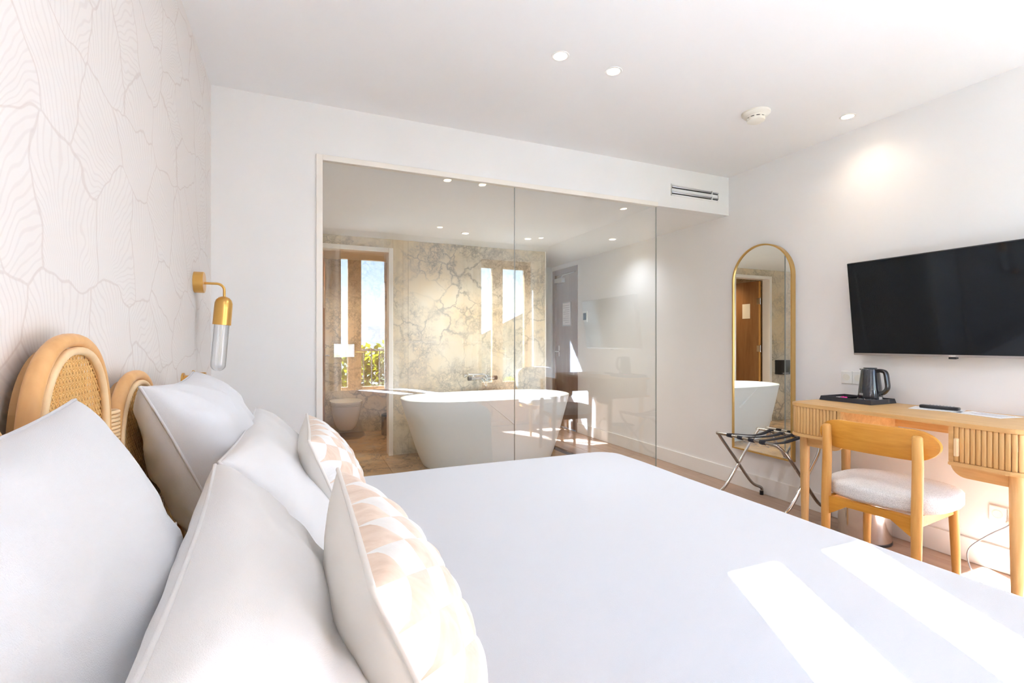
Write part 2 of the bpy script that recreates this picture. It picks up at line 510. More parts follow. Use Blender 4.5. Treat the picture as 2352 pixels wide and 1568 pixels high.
# window wall with two openings
W2 = .49
WT = 2.27
bm = bm_new()
segs = [(XL, WIN[0]-W2), (WIN[0]+W2, WIN[1]-W2), (WIN[1]+W2, XR)]
for a, b in segs: bx(bm, a, b, YB-.25, YB, 0, HC)
for w in WIN: bx(bm, w-W2, w+W2, YB-.25, YB, WT, HC)
obj('wall_back', bm, M['wall'], kind='structure')
# marble partition
DX0, DX1, DZ = .10, .856, 2.10
bm = bm_new()
bx(bm, XL, DX0, YM+.012, YM+.11, 0, HS); bx(bm, DX1, 2.588, YM+.012, YM+.11, 0, HS); bx(bm, DX0, DX1, YM+.012, YM+.11, DZ, HS)
bx(bm, 2.50, 2.588, YM+.11, 6.2, 0, HS)
mw = obj('wall_marble', bm, M['wall'], kind='structure')
cols = [(XL, DX0), (DX1, 1.01), (1.01, 1.61), (1.61, 2.21), (2.21, 2.588)]
for a, b in cols:
    for z0, z1 in ((.001, 1.15), (1.15, HS)):
        box_obj('marble_slab', a+.0006, b-.0006, YM, YM+.012, z0+.0006, z1-.0006, M['marble'], mw, .0006)
box_obj('marble_slab', DX0+.0006, DX1-.0006, YM, YM+.012, DZ+.0006, HS-.0006, M['marble'], mw, .0006)
box_obj('corner_strip', 2.588, 2.60, YM-.004, YM+.10, 0, HS, M['trim'], mw)
box_obj('side_panel', 2.588, 2.598, YM+.10, 6.2, 0, HS, M['wall'], mw)
# toilet room
tw = struct('wall_toilet_back', -.2, 1.3, 6.512, 6.6, 0, HS, M['wall'])
for a, b in ((-.08, .48), (.48, 1.16)):
    for z0, z1 in ((.001, 1.15), (1.15, HS)):
        box_obj('marble_slab', a+.0006, b-.0006, 6.50, 6.512, z0+.0006, z1-.0006, M['marble'], tw, .0006)
tl = struct('wall_toilet_left', -.2, -.092, YM+.11, 6.5, 0, HS, M['wall'])
tr_ = struct('wall_toilet_right', 1.172, 1.28, YM+.11, 6.5, 0, HS, M['wall'])
for z0, z1 in ((.001, 1.15), (1.15, HS)):
    box_obj('marble_slab', 1.16, 1.172, YM+.112, 6.498, z0, z1, M['marble'], tr_)
    box_obj('marble_slab', -.092, -.08, YM+.112, 6.498, z0, z1, M['marble'], tl)
# corridor end
struct('wall_far', 2.588, XR+T+.4, 6.06, 6.2, 0, HS, M['wall'])
bm = bm_new(); bx(bm, XR, XR+T, 5.35, 6.06, 2.13, HS); bx(bm, XR, XR+T, 6.02, 6.06, 0, 2.13)
obj('wall_right_far', bm, M['wall_r'], kind='structure')

# skirting boards
def skirting(name, x0, x1, y0, y1, h=.125):
    bm = bm_new(); bx(bm, x0, x1, y0, y1, 0.0005, h, .003); obj(name, bm, M['skirt'], kind='structure')
skirting('baseboard_right', XR-.013, XR, YB, 5.345)
skirting('baseboard_left', XL, XL+.013, YB, YF)
skirting('baseboard_front', XL+.014, GX0-.03, YF-.013, YF)

# ---- trim round the glass (cream band, left jamb and head)
bm = bm_new()
bx(bm, GX0-.022, GX0+.012, YF-.012, YF+.03, 0, GZ+.03, .002)
bx(bm, GX0+.012, GX1+.004, YF-.012, YF+.03, GZ-.002, GZ+.03, .002)
obj('trim_1', bm, M['trim'], kind='structure')

# ---- glass partition
gp = thing('glass_partition', 'large clear two-pane glass partition between bed and bathtub', 'glass wall', (GX0, YF, 0))
for a, b in ((.012, 1.208), (1.213, GX1-GX0)):
    bm = bm_new(); bx(bm, a, b, .004, .014, .012, GZ-.003)
    p = obj('glass_pane', bm, M['glass'], gp)
    bm = bm_new()
    bx(bm, b-.0012, b+.0004, .0035, .0145, .012, GZ-.003)
    obj('polished_edge', bm, M['edge'], p)
bm = bm_new(); bx(bm, .012, GX1-GX0, -.004, .022, .0015, .012); obj('floor_channel', bm, M['alu'], gp)

# ---- air vent in the bulkhead
v = thing('air_vent', 'white slotted linear air vent in the bulkhead above the passage', 'vent', (2.867, YF, 2.33))
bm = bm_new()
for z0, z1 in ((-.046, -.0325), (-.0125, .0115), (.0315, .045)): bx(bm, -.245, .245, -.004, -.0005, z0, z1, .001)
bx(bm, -.245, -.237, -.004, -.0005, -.046, .045); bx(bm, .237, .245, -.004, -.0005, -.046, .045)
obj('frame', bm, M['wall'], v)
for z in (-.0225, .0215):
    bm = bm_new(); bx(bm, -.237, .237, -.003, -.0008, z-.0095, z+.0095); s = obj('slot', bm, M['dark'], v)
    bm = bm_new(); tube(bm, [(-.236, -.007, z+.002), (.236, -.007, z+.002)], .0062, 10); obj('blade', bm, M['alu'], s, smooth=True)
    bm = bm_new(); bx(bm, .165, .170, -.0155, -.003, z-.013, z+.013); obj('divider', bm, M['white_p'], s)

# ---- French windows
def french(n, cx):
    w = bpy.data.objects.new('window_%d' % n, None); COL.objects.link(w); w.location = (cx, YG, 0); w['kind'] = 'structure'
    bm = bm_new()
    for s in (-1, 1): bx(bm, s*(W2-.025)-.025, s*(W2-.025)+.025, -.05, .05, 0, WT, .004)
    bx(bm, -W2+.05, W2-.05, -.05, .05, WT-.05, WT, .004)
    bx(bm, -W2+.05, W2-.05, -.05, .05, 0.0, .05, .004)
    obj('window_frame', bm, M['window_w'], w)
    for s in (-1, 1):
        bm = bm_new()
        a, b = (.002, .438) if s > 0 else (-.438, -.002)
        pa, pb = (.078, .405) if s > 0 else (-.405, -.078)
        bx(bm, a, pa, -.03, .03, .052, WT-.052, .003); bx(bm, pb, b, -.03, .03, .052, WT-.052, .003)
        bx(bm, pa, pb, -.03, .03, 2.16, WT-.052, .003); bx(bm, pa, pb, -.03, .03, .052, .13, .003)
        bx(bm, pa, pb, -.03, .03, .54, .60, .003); bx(bm, pa, pb, -.012, .012, .13, .54)
        sash = obj('sash', bm, M['window_w'], w)
        box_obj('pane', pa, pb, -.004, .004, .60, 2.16, M['pane'], sash)
    bm = bm_new(); bx(bm, -.012, .012, .03, .045, .95, 1.15, .004)
    tube(bm, [(0, .04, 1.03), (0, .075, 1.03), (.0, .075, 1.03), (.11, .075, 1.03)], .009, 8)
    obj('window_handle', bm, M['brass'], w, smooth='angle')
for i, cx in enumerate(WIN): french(i+1, cx)

def curtain(x0, x1, label, y=-.135, folds=4):
    bm = bm_new(); nx, nz = folds*12, 16; G = []
    for i in range(nx+1):
        u = i/nx; row = []
        for k in range(nz+1):
            z = .02+2.43*k/nz
            row.append(bm.verts.new((x0+(x1-x0)*u, y+.022*sin(u*folds*2*pi+.5*sin(z*2)), z)))
        G.append(row)
    for i in range(nx):
        for k in range(nz): bm.faces.new((G[i][k], G[i+1][k], G[i+1][k+1], G[i][k+1]))
    o = obj('curtain', bm, M['curtain'], smooth=True); md = o.modifiers.new('thick', 'SOLIDIFY'); md.thickness = .003
    tag(o, label, 'curtain', 'beige curtains of the two windows')
curtain(.05, .433, 'beige curtain left of the window nearer the headboard', folds=4)
curtain(.935, 1.17, 'beige curtain right of the window nearer the headboard', folds=3)
curtain(1.93, 2.195, 'beige curtain left of the window nearer the desk', folds=3)
curtain(2.95, 3.17, 'beige curtain in the corner by the desk', folds=3)

# ---- toilet room door (open), with its frame
d1 = bpy.data.objects.new('door_1', None); COL.objects.link(d1); d1['kind'] = 'structure'; d1.location = (DX0, YM, 0)
bm = bm_new()
wd = DX1-DX0
bx(bm, 0, .045, -.012, .115, 0, DZ, .003); bx(bm, wd-.045, wd, -.012, .115, 0, DZ, .003); bx(bm, .045, wd-.045, -.012, .115, DZ-.045, DZ, .003)
obj('door_frame', bm, M['trim'], d1)
bm = bm_new(); bx(bm, .0, .64, -.02, .02, .01, DZ-.052, .002)
leaf = obj('door_leaf', bm, M['door_w'], d1); leaf.location = (.078, .135, 0); leaf.rotation_euler = (0, 0, radians(86))
for z in (.3, 1.05, 1.75):
    bm = bm_new(); tube(bm, [(-.012, 0, z-.05), (-.012, 0, z+.05)], .009, 10); bx(bm, -.012, .03, -.023, -.020, z-.045, z+.045)
    obj('hinge', bm, M['chrome'], leaf, smooth='angle')
bm = bm_new(); tube(bm, [(.58, -.02, 1.0), (.58, -.065, 1.0), (.46, -.065, 1.0)], .009, 8); bx(bm, .56, .60, -.026, -.02, .93, 1.07)
obj('door_handle', bm, M['chrome'], leaf, smooth='angle')
bm = bm_new(); bx(bm, -.006, -.0003, -.0195, .0195, .012, DZ-.054); obj('edge_band', bm, M['chair_z'], leaf)
bm = bm_new(); bx(bm, .14, .27, -.0235, -.0205, 1.50, 1.72)
nt = obj('door_notice', bm, M['cream_p'], leaf)

# ---- entry door at the end of the passage
d2 = bpy.data.objects.new('door_2', None); COL.objects.link(d2); d2['kind'] = 'structure'; d2.location = (XR, 5.35, 0)
bm = bm_new()
bx(bm, -.006, .10, .001, .045, 0, 2.13, .002); bx(bm, -.006, .10, .60, .67, 0, 2.13, .002); bx(bm, -.006, .10, .045, .60, 2.06, 2.13, .002)
obj('door_frame', bm, M['entry'], d2)
bm = bm_new(); bx(bm, .02, .06, .047, .598, .008, 2.055, .002); lf = obj('door_leaf', bm, M['entry'], d2)
bm = bm_new(); bx(bm, -.035, .018, .36, .56, 1.95, 2.01, .004); tube(bm, [(-.02, .40, 2.01), (-.05, .3, 2.03), (-.01, .08, 2.05)], .006, 6)
obj('door_closer', bm, M['alu'], d2, smooth='angle')
bm = bm_new(); bx(bm, .012, .0195, .20, .42, 1.36, 1.68); pf = obj('notice_frame', bm, M['grey_ink'], lf)
bm = bm_new(); bx(bm, .0095, .012, .212, .408, 1.372, 1.668); obj('notice_sheet', bm, M['paper'], pf)
bm = bm_new()
for k in range(9): bx(bm, .0085, .0095, .23, .39-.05*(k % 3 == 2), 1.63-.028*k, 1.634-.028*k)
obj('notice_text', bm, M['grey_ink'], pf)
bm = bm_new(); tube(bm, [(.02, .52, 1.02), (-.04, .52, 1.02), (-.04, .40, 1.02)], .009, 8); bx(bm, .012, .02, .50, .545, .95, 1.10, .003)
obj('door_handle', bm, M['chrome'], d2, smooth='angle')

# ================================================================== OUTSIDE
gr = struct('ground', -400, 400, -900, -2, -7.2, -7.0, M['ground'])
bm = bm_new()
nx = 90; A = []; B = []
for i in range(nx+1):
    x = -500+1000*i/nx
    h = 8+15*noise.noise(Vector((x*.006, 3, 0)))+5*noise.noise(Vector((x*.03, 9, 0)))
    A.append((x, -600-60*noise.noise(Vector((x*.01, 5, 2))), -7)); B.append((x, -760, max(12, h+16)))
va = [bm.verts.new(p) for p in A]; vb = [bm.verts.new(p) for p in B]; vc = [bm.verts.new((p[0], -900, -7)) for p in A]
for i in range(nx):
    bm.faces.new((va[i], va[i+1], vb[i+1], vb[i])); bm.faces.new((vb[i], vb[i+1], vc[i+1], vc[i]))
tag(obj('hillside', bm, M['hill'], smooth=True), 'long hazy hillside on the horizon beyond the windows', 'hill')
struct('floor_balcony', -1.2, 4.2, -1.35, -.47, -.22, -.02, M['concrete'])
ra = thing('balcony_railing', 'dark metal balcony railing outside the windows', 'railing', (0, -1.28, -.02))
bm = bm_new(); bx(bm, -1.1, 4.1, -.02, .02, 1.035, 1.07, .003); obj('top_rail', bm, M['iron'], ra)
bm = bm_new(); bx(bm, -1.1, 4.1, -.012, .012, .07, .095, .002); obj('bottom_rail', bm, M['iron'], ra)
bm = bm_new(); bx(bm, -.008, .008, -.008, .008, .095, 1.035); b0 = obj('baluster', bm, M['iron'], ra); b0.location = (-1.05, 0, 0)
for k in range(1, 47):
    c = b0.copy(); COL.objects.link(c); c.location = (-1.05+.11*k, 0, 0)
bm = bm_new(); bx(bm, -.02, .02, -.02, .02, 0, 1.05); p0 = obj('post', bm, M['iron'], ra); p0.location = (-1.1, 0, 0)
for x in (.5, 2.3, 4.1):
    c = p0.copy(); COL.objects.link(c); c.location = (x, 0, 0)

def tree(loc, R, H, label, seed, n=9000):
    t = thing('tree', label, 'tree', loc, 0, 'trees in front of the balcony')
    r = random.Random(seed)
    bm = bm_new(); tube(bm, [(0, 0, 0), (.1, 0, H*.4), (0, .1, H*.7)], [.18, .14, .06], 8); obj('trunk', bm, M['window_w'], t, smooth=True)
    bm = bm_new()
    for i in range(n):
        d = Vector((r.gauss(0, 1), r.gauss(0, 1), r.gauss(0, 1))).normalized()
        q = .75+.3*noise.noise(d*2.2+Vector((seed, 0, 0)))+.12*r.random()
        c = Vector((d.x*R*q, d.y*R*q, H*.68+d.z*H*.34*q))
        a = Vector((r.gauss(0, 1), r.gauss(0, 1), r.gauss(0, 1))).normalized(); b = a.orthogonal().normalized()
        s = .07+.06*r.random()
        vs = [bm.verts.new(c+a*s), bm.verts.new(c+b*s*.55), bm.verts.new(c-a*s), bm.verts.new(c-b*s*.55)]
        bm.faces.new(vs)
    o = obj('foliage', bm, M['leaf'], t, auto='keep'); o['kind'] = 'stuff'
tree((2.0, -6.8, -7), 2.5, 8.2, 'yellow-green leafy tree beyond the railing of the left window', 3)
tree((7.4, -8.6, -7), 2.3, 7.3, 'yellow-green leafy tree beyond the railing nearest the house', 5)
# house across the street, seen reflected
h = thing('house', 'pale house with grey pitched roof beyond the balcony', 'house', (12.0, -24, -7))
bm = bm_new(); bx(bm, -4.6, 4.6, -4, 4, 0, 7.6); obj('house_wall', bm, M['house_w'], h)
bm = bm_new(); prism(bm, [(-5.1, 7.4), (5.1, 7.4), (0, 9.9)], 'y', -4.3, 4.3); obj('house_roof', bm, M['roof'], h)
for zz in (1.2, 3.6, 5.8):
    for xx in (-3.6, -1.2, 1.2, 3.6):
        bm = bm_new(); bx(bm, xx-.5, xx+.5, 3.98, 4.05, zz, zz+1.4); f = obj('window', bm, M['white_p'], h)
        bm = bm_new(); bx(bm, xx-.42, xx+.42, 4.05, 4.07, zz+.08, zz+1.32); obj('window_pane', bm, M['grey_ink'], f)

# ================================================================== CEILING FITTINGS
def spot(x, y, z, label, power, group, first=[None], warm=(.88, .95, 1.03), cone=140):
    if first[0] is None:
        t = thing('ceiling_spotlight', label, 'ceiling light', (x, y, z), 0, group)
        bm = bm_new(); lathe(bm, [(.030, -.0005), (.033, -.004), (.041, -.004), (.043, -.0005)], 32)
        obj('trim_ring', bm, M['white_p'], t, smooth='angle')
        bm = bm_new(); lathe(bm, [(0, -.0035), (.028, -.0035), (.030, -.0008), (0, -.0008)], 28)
        obj('lit_lens', bm, M['lamp'], t)
        first[0] = t
    else:
        t = dup(first[0], (x, y, z), 0, label); t['group'] = group
    ld = bpy.data.lights.new('spot_beam', 'SPOT'); ld.energy = power; ld.color = warm
    ld.spot_size = radians(cone); ld.spot_blend = 1.0; ld.shadow_soft_size = .035
    lo = bpy.data.objects.new('spot_beam', ld); lo.location = (x, y, z-.01); COL.objects.link(lo)
gm, gb = 'recessed spotlights in the bedroom ceiling', 'recessed spotlights beyond the glass'
spot(1.12, 2.015, HC, 'lit recessed spotlight, left one of the pair over the bed', 15, gm)
spot(1.426, 2.024, HC, 'lit recessed spotlight, right one of the pair over the bed', 15, gm)
spot(2.997, 1.875, HC, 'lit recessed spotlight close to the television wall', 4, gm, warm=(1.0, .80, .60))
spot(1.50, .36, HC, 'lit recessed spotlight near the window wall above the bed', 5, gm)
spot(2.86, .30, HC, 'lit recessed spotlight near the window wall above the armchair', 5, gm)
spot(1.441, 4.45, HS, 'lit recessed spotlight over the left half of the bathtub', 30, gb, warm=(.98, .94, .84), cone=132)
spot(2.095, 4.44, HS, 'lit recessed spotlight over the right end of the bathtub', 30, gb, warm=(.98, .94, .84), cone=132)
spot(2.89, 4.12, HS, 'lit recessed spotlight in the passage ceiling', 10, gb)
spot(.50, 5.75, HS, 'lit recessed spotlight above the toilet', 26, gb, warm=(1.0, .74, .46))

t = thing('smoke_detector', 'round cream smoke detector on the ceiling', 'smoke detector', (2.455, 2.06, HC))
bm = bm_new(); lathe(bm, [(0, -.0005), (.078, -.0005), (.078, -.010), (.066, -.022), (.054, -.024), (.052, -.030), (0, -.030)], 36); obj('base', bm, M['cream_p'], t, smooth='angle')
bm = bm_new(); lathe(bm, [(.046, -.0305), (.046, -.038)], 36); obj('sensor_gap', bm, M['dark'], t, smooth='angle')
bm = bm_new(); lathe(bm, [(0, -.036), (.050, -.036), (.048, -.050), (.034, -.058), (0, -.060)], 36); obj('cap', bm, M['cream_p'], t, smooth='angle')
for k in range(10):
    a = 2*pi*k/10; bm = bm_new()
    bx(bm, .043, .050, -.006, .006, -.037, -.030, mtx=Matrix.Rotation(a, 4, 'Z')); obj('rib', bm, M['cream_p'], t)

# ================================================================== BED
BX0, BX1, BY0, BY1, BZ = -.33, 1.50, .10, 2.15, .60
BC = 1.145
bed = thing('bed', 'double bed with a scalloped rattan and cane headboard', 'bed', (.6, BC, 0))
bm = bm_new(); bx(bm, -.9, .84, -.93, .93, .06, .28, .02); obj('base', bm, M['cush_back'], bed)
bm = bm_new(); bx(bm, -.9, .86, -.95, .95, .285, .525, .04, 3); obj('mattress', bm, M['linen'], bed, smooth='angle')
for sx in (-.8, .74):
    for sy in (-.8, .8):
        bm = bm_new(); tube(bm, [(sx, sy, 0.001), (sx, sy, .06)], .03, 12); obj('leg', bm, M['oak_z'], bed, smooth='angle')

def arch_path(w, top, bot, r=None, n=28, pw=2.3):
    """arch outline in (y,z): straight sides, superelliptic crown"""
    hh = min(w*1.15, top-bot-.05); zc = top-hh
    pts = [(-w, bot)]
    pts += [(-w, zc*.5+bot*.5)]
    for i in range(n+1):
        a = pi-pi*i/n
        c, s = cos(a), sin(a)
        pts.append((w*math.copysign(abs(c)**(2/pw), c), zc+hh*abs(s)**(2/pw)))
    pts += [(w, zc*.5+bot*.5), (w, bot)]
    return pts
def inside(y, z, w, top, bot, pw=2.3):
    hh = min(w*1.15, top-bot-.05); zc = top-hh
    if z < bot or abs(y) > w: return False
    if z <= zc: return True
    return (abs(y)/w)**pw+((z-zc)/hh)**pw <= 1
def clip_line(p, d, w, top, bot, L=1.4, n=160):
    """longest run of the line p+t*d inside the arch"""
    ts = [t for t in [(-L/2+L*i/n) for i in range(n+1)] if inside(p[0]+d[0]*t, p[1]+d[1]*t, w, top, bot)]
    if len(ts) < 2: return None
    return ts[0], ts[-1]
HW = .172
def arch(yc, top, cane=True):
    """one arch of the headboard: frame tube, pale inner ring, woven cane"""
    X = XL-.6+.045
    bot = .30
    P = arch_path(HW-.013, top-.013, bot)
    bm = bm_new(); tube(bm, [(X, y, z) for y, z in P], .013, 14)
    for k, (y, z) in enumerate(P):      # an upright oval section, deeper than it is wide
        for v_ in list(bm.verts)[k*14:(k+1)*14]: v_.co.x = X+(v_.co.x-X)*1.12
    f = obj('headboard_arch', bm, M['rattan'], bed, smooth=True); f.location = (0, yc-BC, 0)
    P = arch_path(HW-.032, top-.032, bot)
    bm = bm_new(); tube(bm, [(X+.010, y, z) for y, z in P], .0075, 10)
    obj('inner_ring', bm, M['rattan_l'], f, smooth=True)
    P = arch_path(HW-.026, top-.026, bot)
    bm = bm_new(); prism(bm, P, 'x', X-.030, X-.018); obj('backing_board', bm, M['backing'], f)
    bm = bm_new(); w, tp, b = HW-.034, top-.034, .55 if cane else .9
    def strip(a, c, wd, xo):
        a = Vector(a); c = Vector(c); d = (c-a).normalized(); q = Vector((-d.y, d.x))*wd/2
        vs = [bm.verts.new((X+xo+dx, p.x, p.y)) for dx in (0, .0012) for p in (a+q, a-q, c-q, c+q)]
        for fc in ((0, 1, 2, 3), (4, 7, 6, 5), (0, 4, 5, 1), (1, 5, 6, 2), (2, 6, 7, 3), (3, 7, 4, 0)):
            bm.faces.new([vs[i] for i in fc])
    st = .0135
    k = int(w/st)+1
    for i in range(-k, k+1):
        for e in (-.0022, .0022):
            y = i*st+e
            r = clip_line((y, .85), (0, 1), w, tp, b)
            if r: strip((y, .85+r[0]), (y, .85+r[1]), .0028, .000)
    z = b
    while z < tp:
        for e in (-.0022, .0022):
            r = clip_line((0, z+e), (1, 0), w, tp, b, .6)
            if r: strip((r[0], z+e), (r[1], z+e), .0028, .0014)
        z += st
    c = -1.2
    while c < 1.2:
        for sg, xo in ((1, .0030), (-1, .0044)):
            dd = (sqrt(.5), sg*sqrt(.5))
            r = clip_line((0, .85+c), dd, w, tp, b, 1.6, 260)
            if r: strip((dd[0]*r[0], .85+c+dd[1]*r[0]), (dd[0]*r[1], .85+c+dd[1]*r[1]), .0012, xo)
        c += st
    o = obj('cane_weave', bm, M['cane'], f, auto='keep'); o['kind'] = 'stuff'
    return f
arch(1.145, 1.170)
arch(1.145+.375, 1.082)
arch(1.145-.375, 1.082)
arch(1.145+.75, .98)
arch(1.145-.75, .98)
for yb, zt in ((1.3325, 1.00), (.9575, 1.00), (1.7075, .90), (.5825, .90)):
    bm = bm_new()
    for k in range(34):       # cane binding wound round the two neighbouring tubes
        z = zt-.0085*k
        tube(bm, [(XL-.6+.045+.0165*cos(a), yb-BC+.030*sin(a), z) for a in [2*pi*q/14 for q in range(14)]], .0042, 6, closed=True)
    obj('binding', bm, M['rattan_l'], bed, smooth=True)

# duvet
def rr_sd(x, y, hx, hy, r):
    qx, qy = abs(x)-hx+r, abs(y)-hy+r
    return min(max(qx, qy), 0)+sqrt(max(qx, 0)**2+max(qy, 0)**2)-r
def duvet():
    cx, cy = (BX0+BX1)/2, (BY0+BY1)/2; hx, hy = (BX1-BX0)/2, (BY1-BY0)/2
    cr, er = .16, .075
    def ax(n):
        return [sin((i/n-.5)*pi*.999) *.5+ (i/n-.5)*1.0 for i in range(n+1)]
    n = 90; S_ = ax(n); mx = max(S_); S_ = [s/mx for s in S_]
    bm = bm_new(); G = []
    def proj(x, y):
        sdv = rr_sd(x, y, hx, hy, cr)
        if sdv > 0:
            sx, sy = math.copysign(1, x), math.copysign(1, y)
            ccx, ccy = (hx-cr)*sx, (hy-cr)*sy
            d = Vector((x-ccx, y-ccy)); d = d.normalized()*cr
            return ccx+d.x, ccy+d.y
        return x, y
    for s in S_:
        row = []
        for t in S_:
            x, y = proj(s*hx, t*hy)
            sdv = min(rr_sd(x, y, hx, hy, cr), 0)
            z = BZ
            if sdv > -er: z -= er-sqrt(max(er*er-(sdv+er)**2, 0))
            z += .008*noise.noise(Vector((x*2.2, y*2.2, 1)))*min(1, -sdv/.1+.3)+.006*min(1, max(0, -sdv/.5))
            row.append(bm.verts.new((x+cx, y+cy, z)))
        G.append(row)
    m_ = len(S_)-1
    for i in range(m_):
        for j in range(m_): bm.faces.new((G[i][j], G[i+1][j], G[i+1][j+1], G[i][j+1]))
    loop = [G[i][0] for i in range(m_)]+[G[m_][j] for j in range(m_)]+[G[i][m_] for i in range(m_, 0, -1)]+[G[0][j] for j in range(m_, 0, -1)]
    prev = loop
    for k in range(1, 9):
        new = []
        for q, v in enumerate(loop):
            dx, dy = v.co.x-cx, v.co.y-cy
            nv = Vector((dx/hx, dy/hy)); nv = Vector((math.copysign(abs(nv.x)**8, nv.x), math.copysign(abs(nv.y)**8, nv.y))).normalized()
            a = k/8
            w = (.012+.012*sin(q*.33+2*noise.noise(Vector((q*.05, 0, 0))))) * a
            new.append(bm.verts.new((v.co.x+nv.x*w, v.co.y+nv.y*w, v.co.z-(.40)*a)))
        L = len(loop)
        for q in range(L): bm.faces.new((prev[q], prev[(q+1) % L], new[(q+1) % L], new[q]))
        prev = new
    bmesh.ops.remove_doubles(bm, verts=bm.verts[:], dist=.0002)
    return obj('duvet', bm, M['duvet'], smooth=True)
tag(duvet(), 'smooth white duvet covering the whole bed', 'duvet')

# pillows and cushions -------------------------------------------------
class Pil:
    """soft square: u across the bed (world Y), v up the lean, w the outward normal"""
    def __init__(s, tx, tz, bx_, bz, y0, y1, th, pinch=.07, seed=1, wr=.006, yaw=0.0, bk=1.0, sag=0.0, power=.42, twist=0.0, ear=.0, vn=0.0):
        s.T = Vector((tx, 0, tz)); s.B = Vector((bx_, 0, bz)); s.y0, s.y1, s.th = y0, y1, th
        s.pinch, s.seed, s.wr, s.sag, s.power, s.twist, s.ear, s.vn = pinch, seed, wr, sag, power, twist, ear, vn
        up = s.T-s.B; s.H = up.length; s.up = up.normalized(); s.nrm = Vector((s.up.z, 0, -s.up.x))
        if s.nrm.x < 0: s.nrm = -s.nrm
        s.W = y1-y0; s.yaw = yaw; s.bk = bk; s.c = (s.T+s.B)/2+Vector((0, (y0+y1)/2, 0))
    def at(s, u, v, side, off=0.0):
        """u,v in -1..1, side +1 front, -1 back"""
        pu = 1-s.pinch*(1-v*v)**1.0; pv = 1-s.pinch*.9*(1-u*u)
        x = u*pu*s.W/2; y = v*pv*s.H/2
        e = max(0, (1-abs(u)**2.5))*max(0, (1-abs(v)**2.5))
        t = s.th/2*e**s.power
        # fuller towards the bottom
        t *= 1-.16*v
        q = Vector((u*2.3+s.seed*3.1, v*2.3, side*2.0+s.seed))
        t += s.wr*e**.3*(noise.noise(q*1.1)+.5*noise.noise(q*2.6))*min(1, e*6)
        # gathers running out of the corners
        rr = max(abs(u), abs(v))
        t += s.wr*.5*sin((abs(u)-abs(v))*16+s.seed)*max(0, rr-.55)*min(1, e*8)
        w = side*(t+off)*(1 if side > 0 else s.bk)+s.vn*(1-v)*.0
        bend = -s.sag*(v*v)
        z = s.c+Vector((0, x, 0))+s.up*y+s.nrm*(w+bend)+s.nrm*s.twist*u*v+Vector((s.yaw*u, 0, 0))
        # the bed holds the pillow up
        if z.z < BZ+.012: z.z = BZ+.012+(z.z-BZ-.012)*.08
        return z
def dens(n): return [math.copysign(1-(1-abs(a))**1.5, a) for a in [(2*i/n-1) for i in range(n+1)]]
def pillow(P, name, m, label, cat, group, front=True, n=44, piping=None):
    bm = bm_new(); U = dens(n)
    F = [[bm.verts.new(P.at(u, v, 1)) for v in U] for u in U]
    Bk = [[None]*(n+1) for _ in range(n+1)]
    for i, u in enumerate(U):
        for j, v in enumerate(U):
            Bk[i][j] = F[i][j] if i in (0, n) or j in (0, n) else bm.verts.new(P.at(u, v, -1))
    for i in range(n):
        for j in range(n):
            if front: bm.faces.new((F[i][j], F[i+1][j], F[i+1][j+1], F[i][j+1]))
            bm.faces.new((Bk[i][j], Bk[i][j+1], Bk[i+1][j+1], Bk[i+1][j]))
    org = P.c.copy(); org.z = BZ+.01
    o = obj(name, bm, m, smooth=True, auto='keep'); o.data.transform(Matrix.Translation(-org)); o.location = org
    if label: tag(o, label, cat, group)
    ring = [P.at(-1, v, 1) for v in U]+[P.at(u, 1, 1) for u in U[1:]]+[P.at(1, v, 1) for v in U[::-1][1:]]+[P.at(u, -1, 1) for u in U[::-1][1:-1]]
    bm = bm_new(); tube(bm, [p-org for p in ring], .0035 if not piping else .004, 6, closed=True)
    obj('piping', bm, piping or m, o, smooth=True)
    return o, org
gp_ = 'white pillows propped against the headboard'
P1 = Pil(-.330, 1.062, -.165, BZ+.02, .30, .985, .22, .12, 1, .010, power=.40, bk=.9)
P2 = Pil(-.335, 1.052, -.140, BZ+.02, 1.345, 1.94, .26, .10, 2, .017, power=.40, bk=.9)
P4 = Pil(-.130, .915, .045, BZ+.02, .36, 1.10, .19, .08, 3, .010, yaw=-.024, power=.34, bk=.7)
P3 = Pil(-.150, .915, .045, BZ+.02, 1.12, 1.96, .18, .08, 4, .010, power=.34, bk=.7)
pillow(P1, 'pillow', M['linen'], 'big white pillow against the tallest cane arch, nearest the camera', 'pillow', gp_)
pillow(P2, 'pillow', M['linen'], 'white pillow standing against the lower cane arch, under the brass lamp', 'pillow', gp_)
pillow(P4, 'pillow', M['linen2'], 'white pillow lying directly behind the large checked cushion', 'pillow', gp_)
pillow(P3, 'pillow', M['linen2'], 'white pillow directly behind the small far checked cushion', 'pillow', gp_)

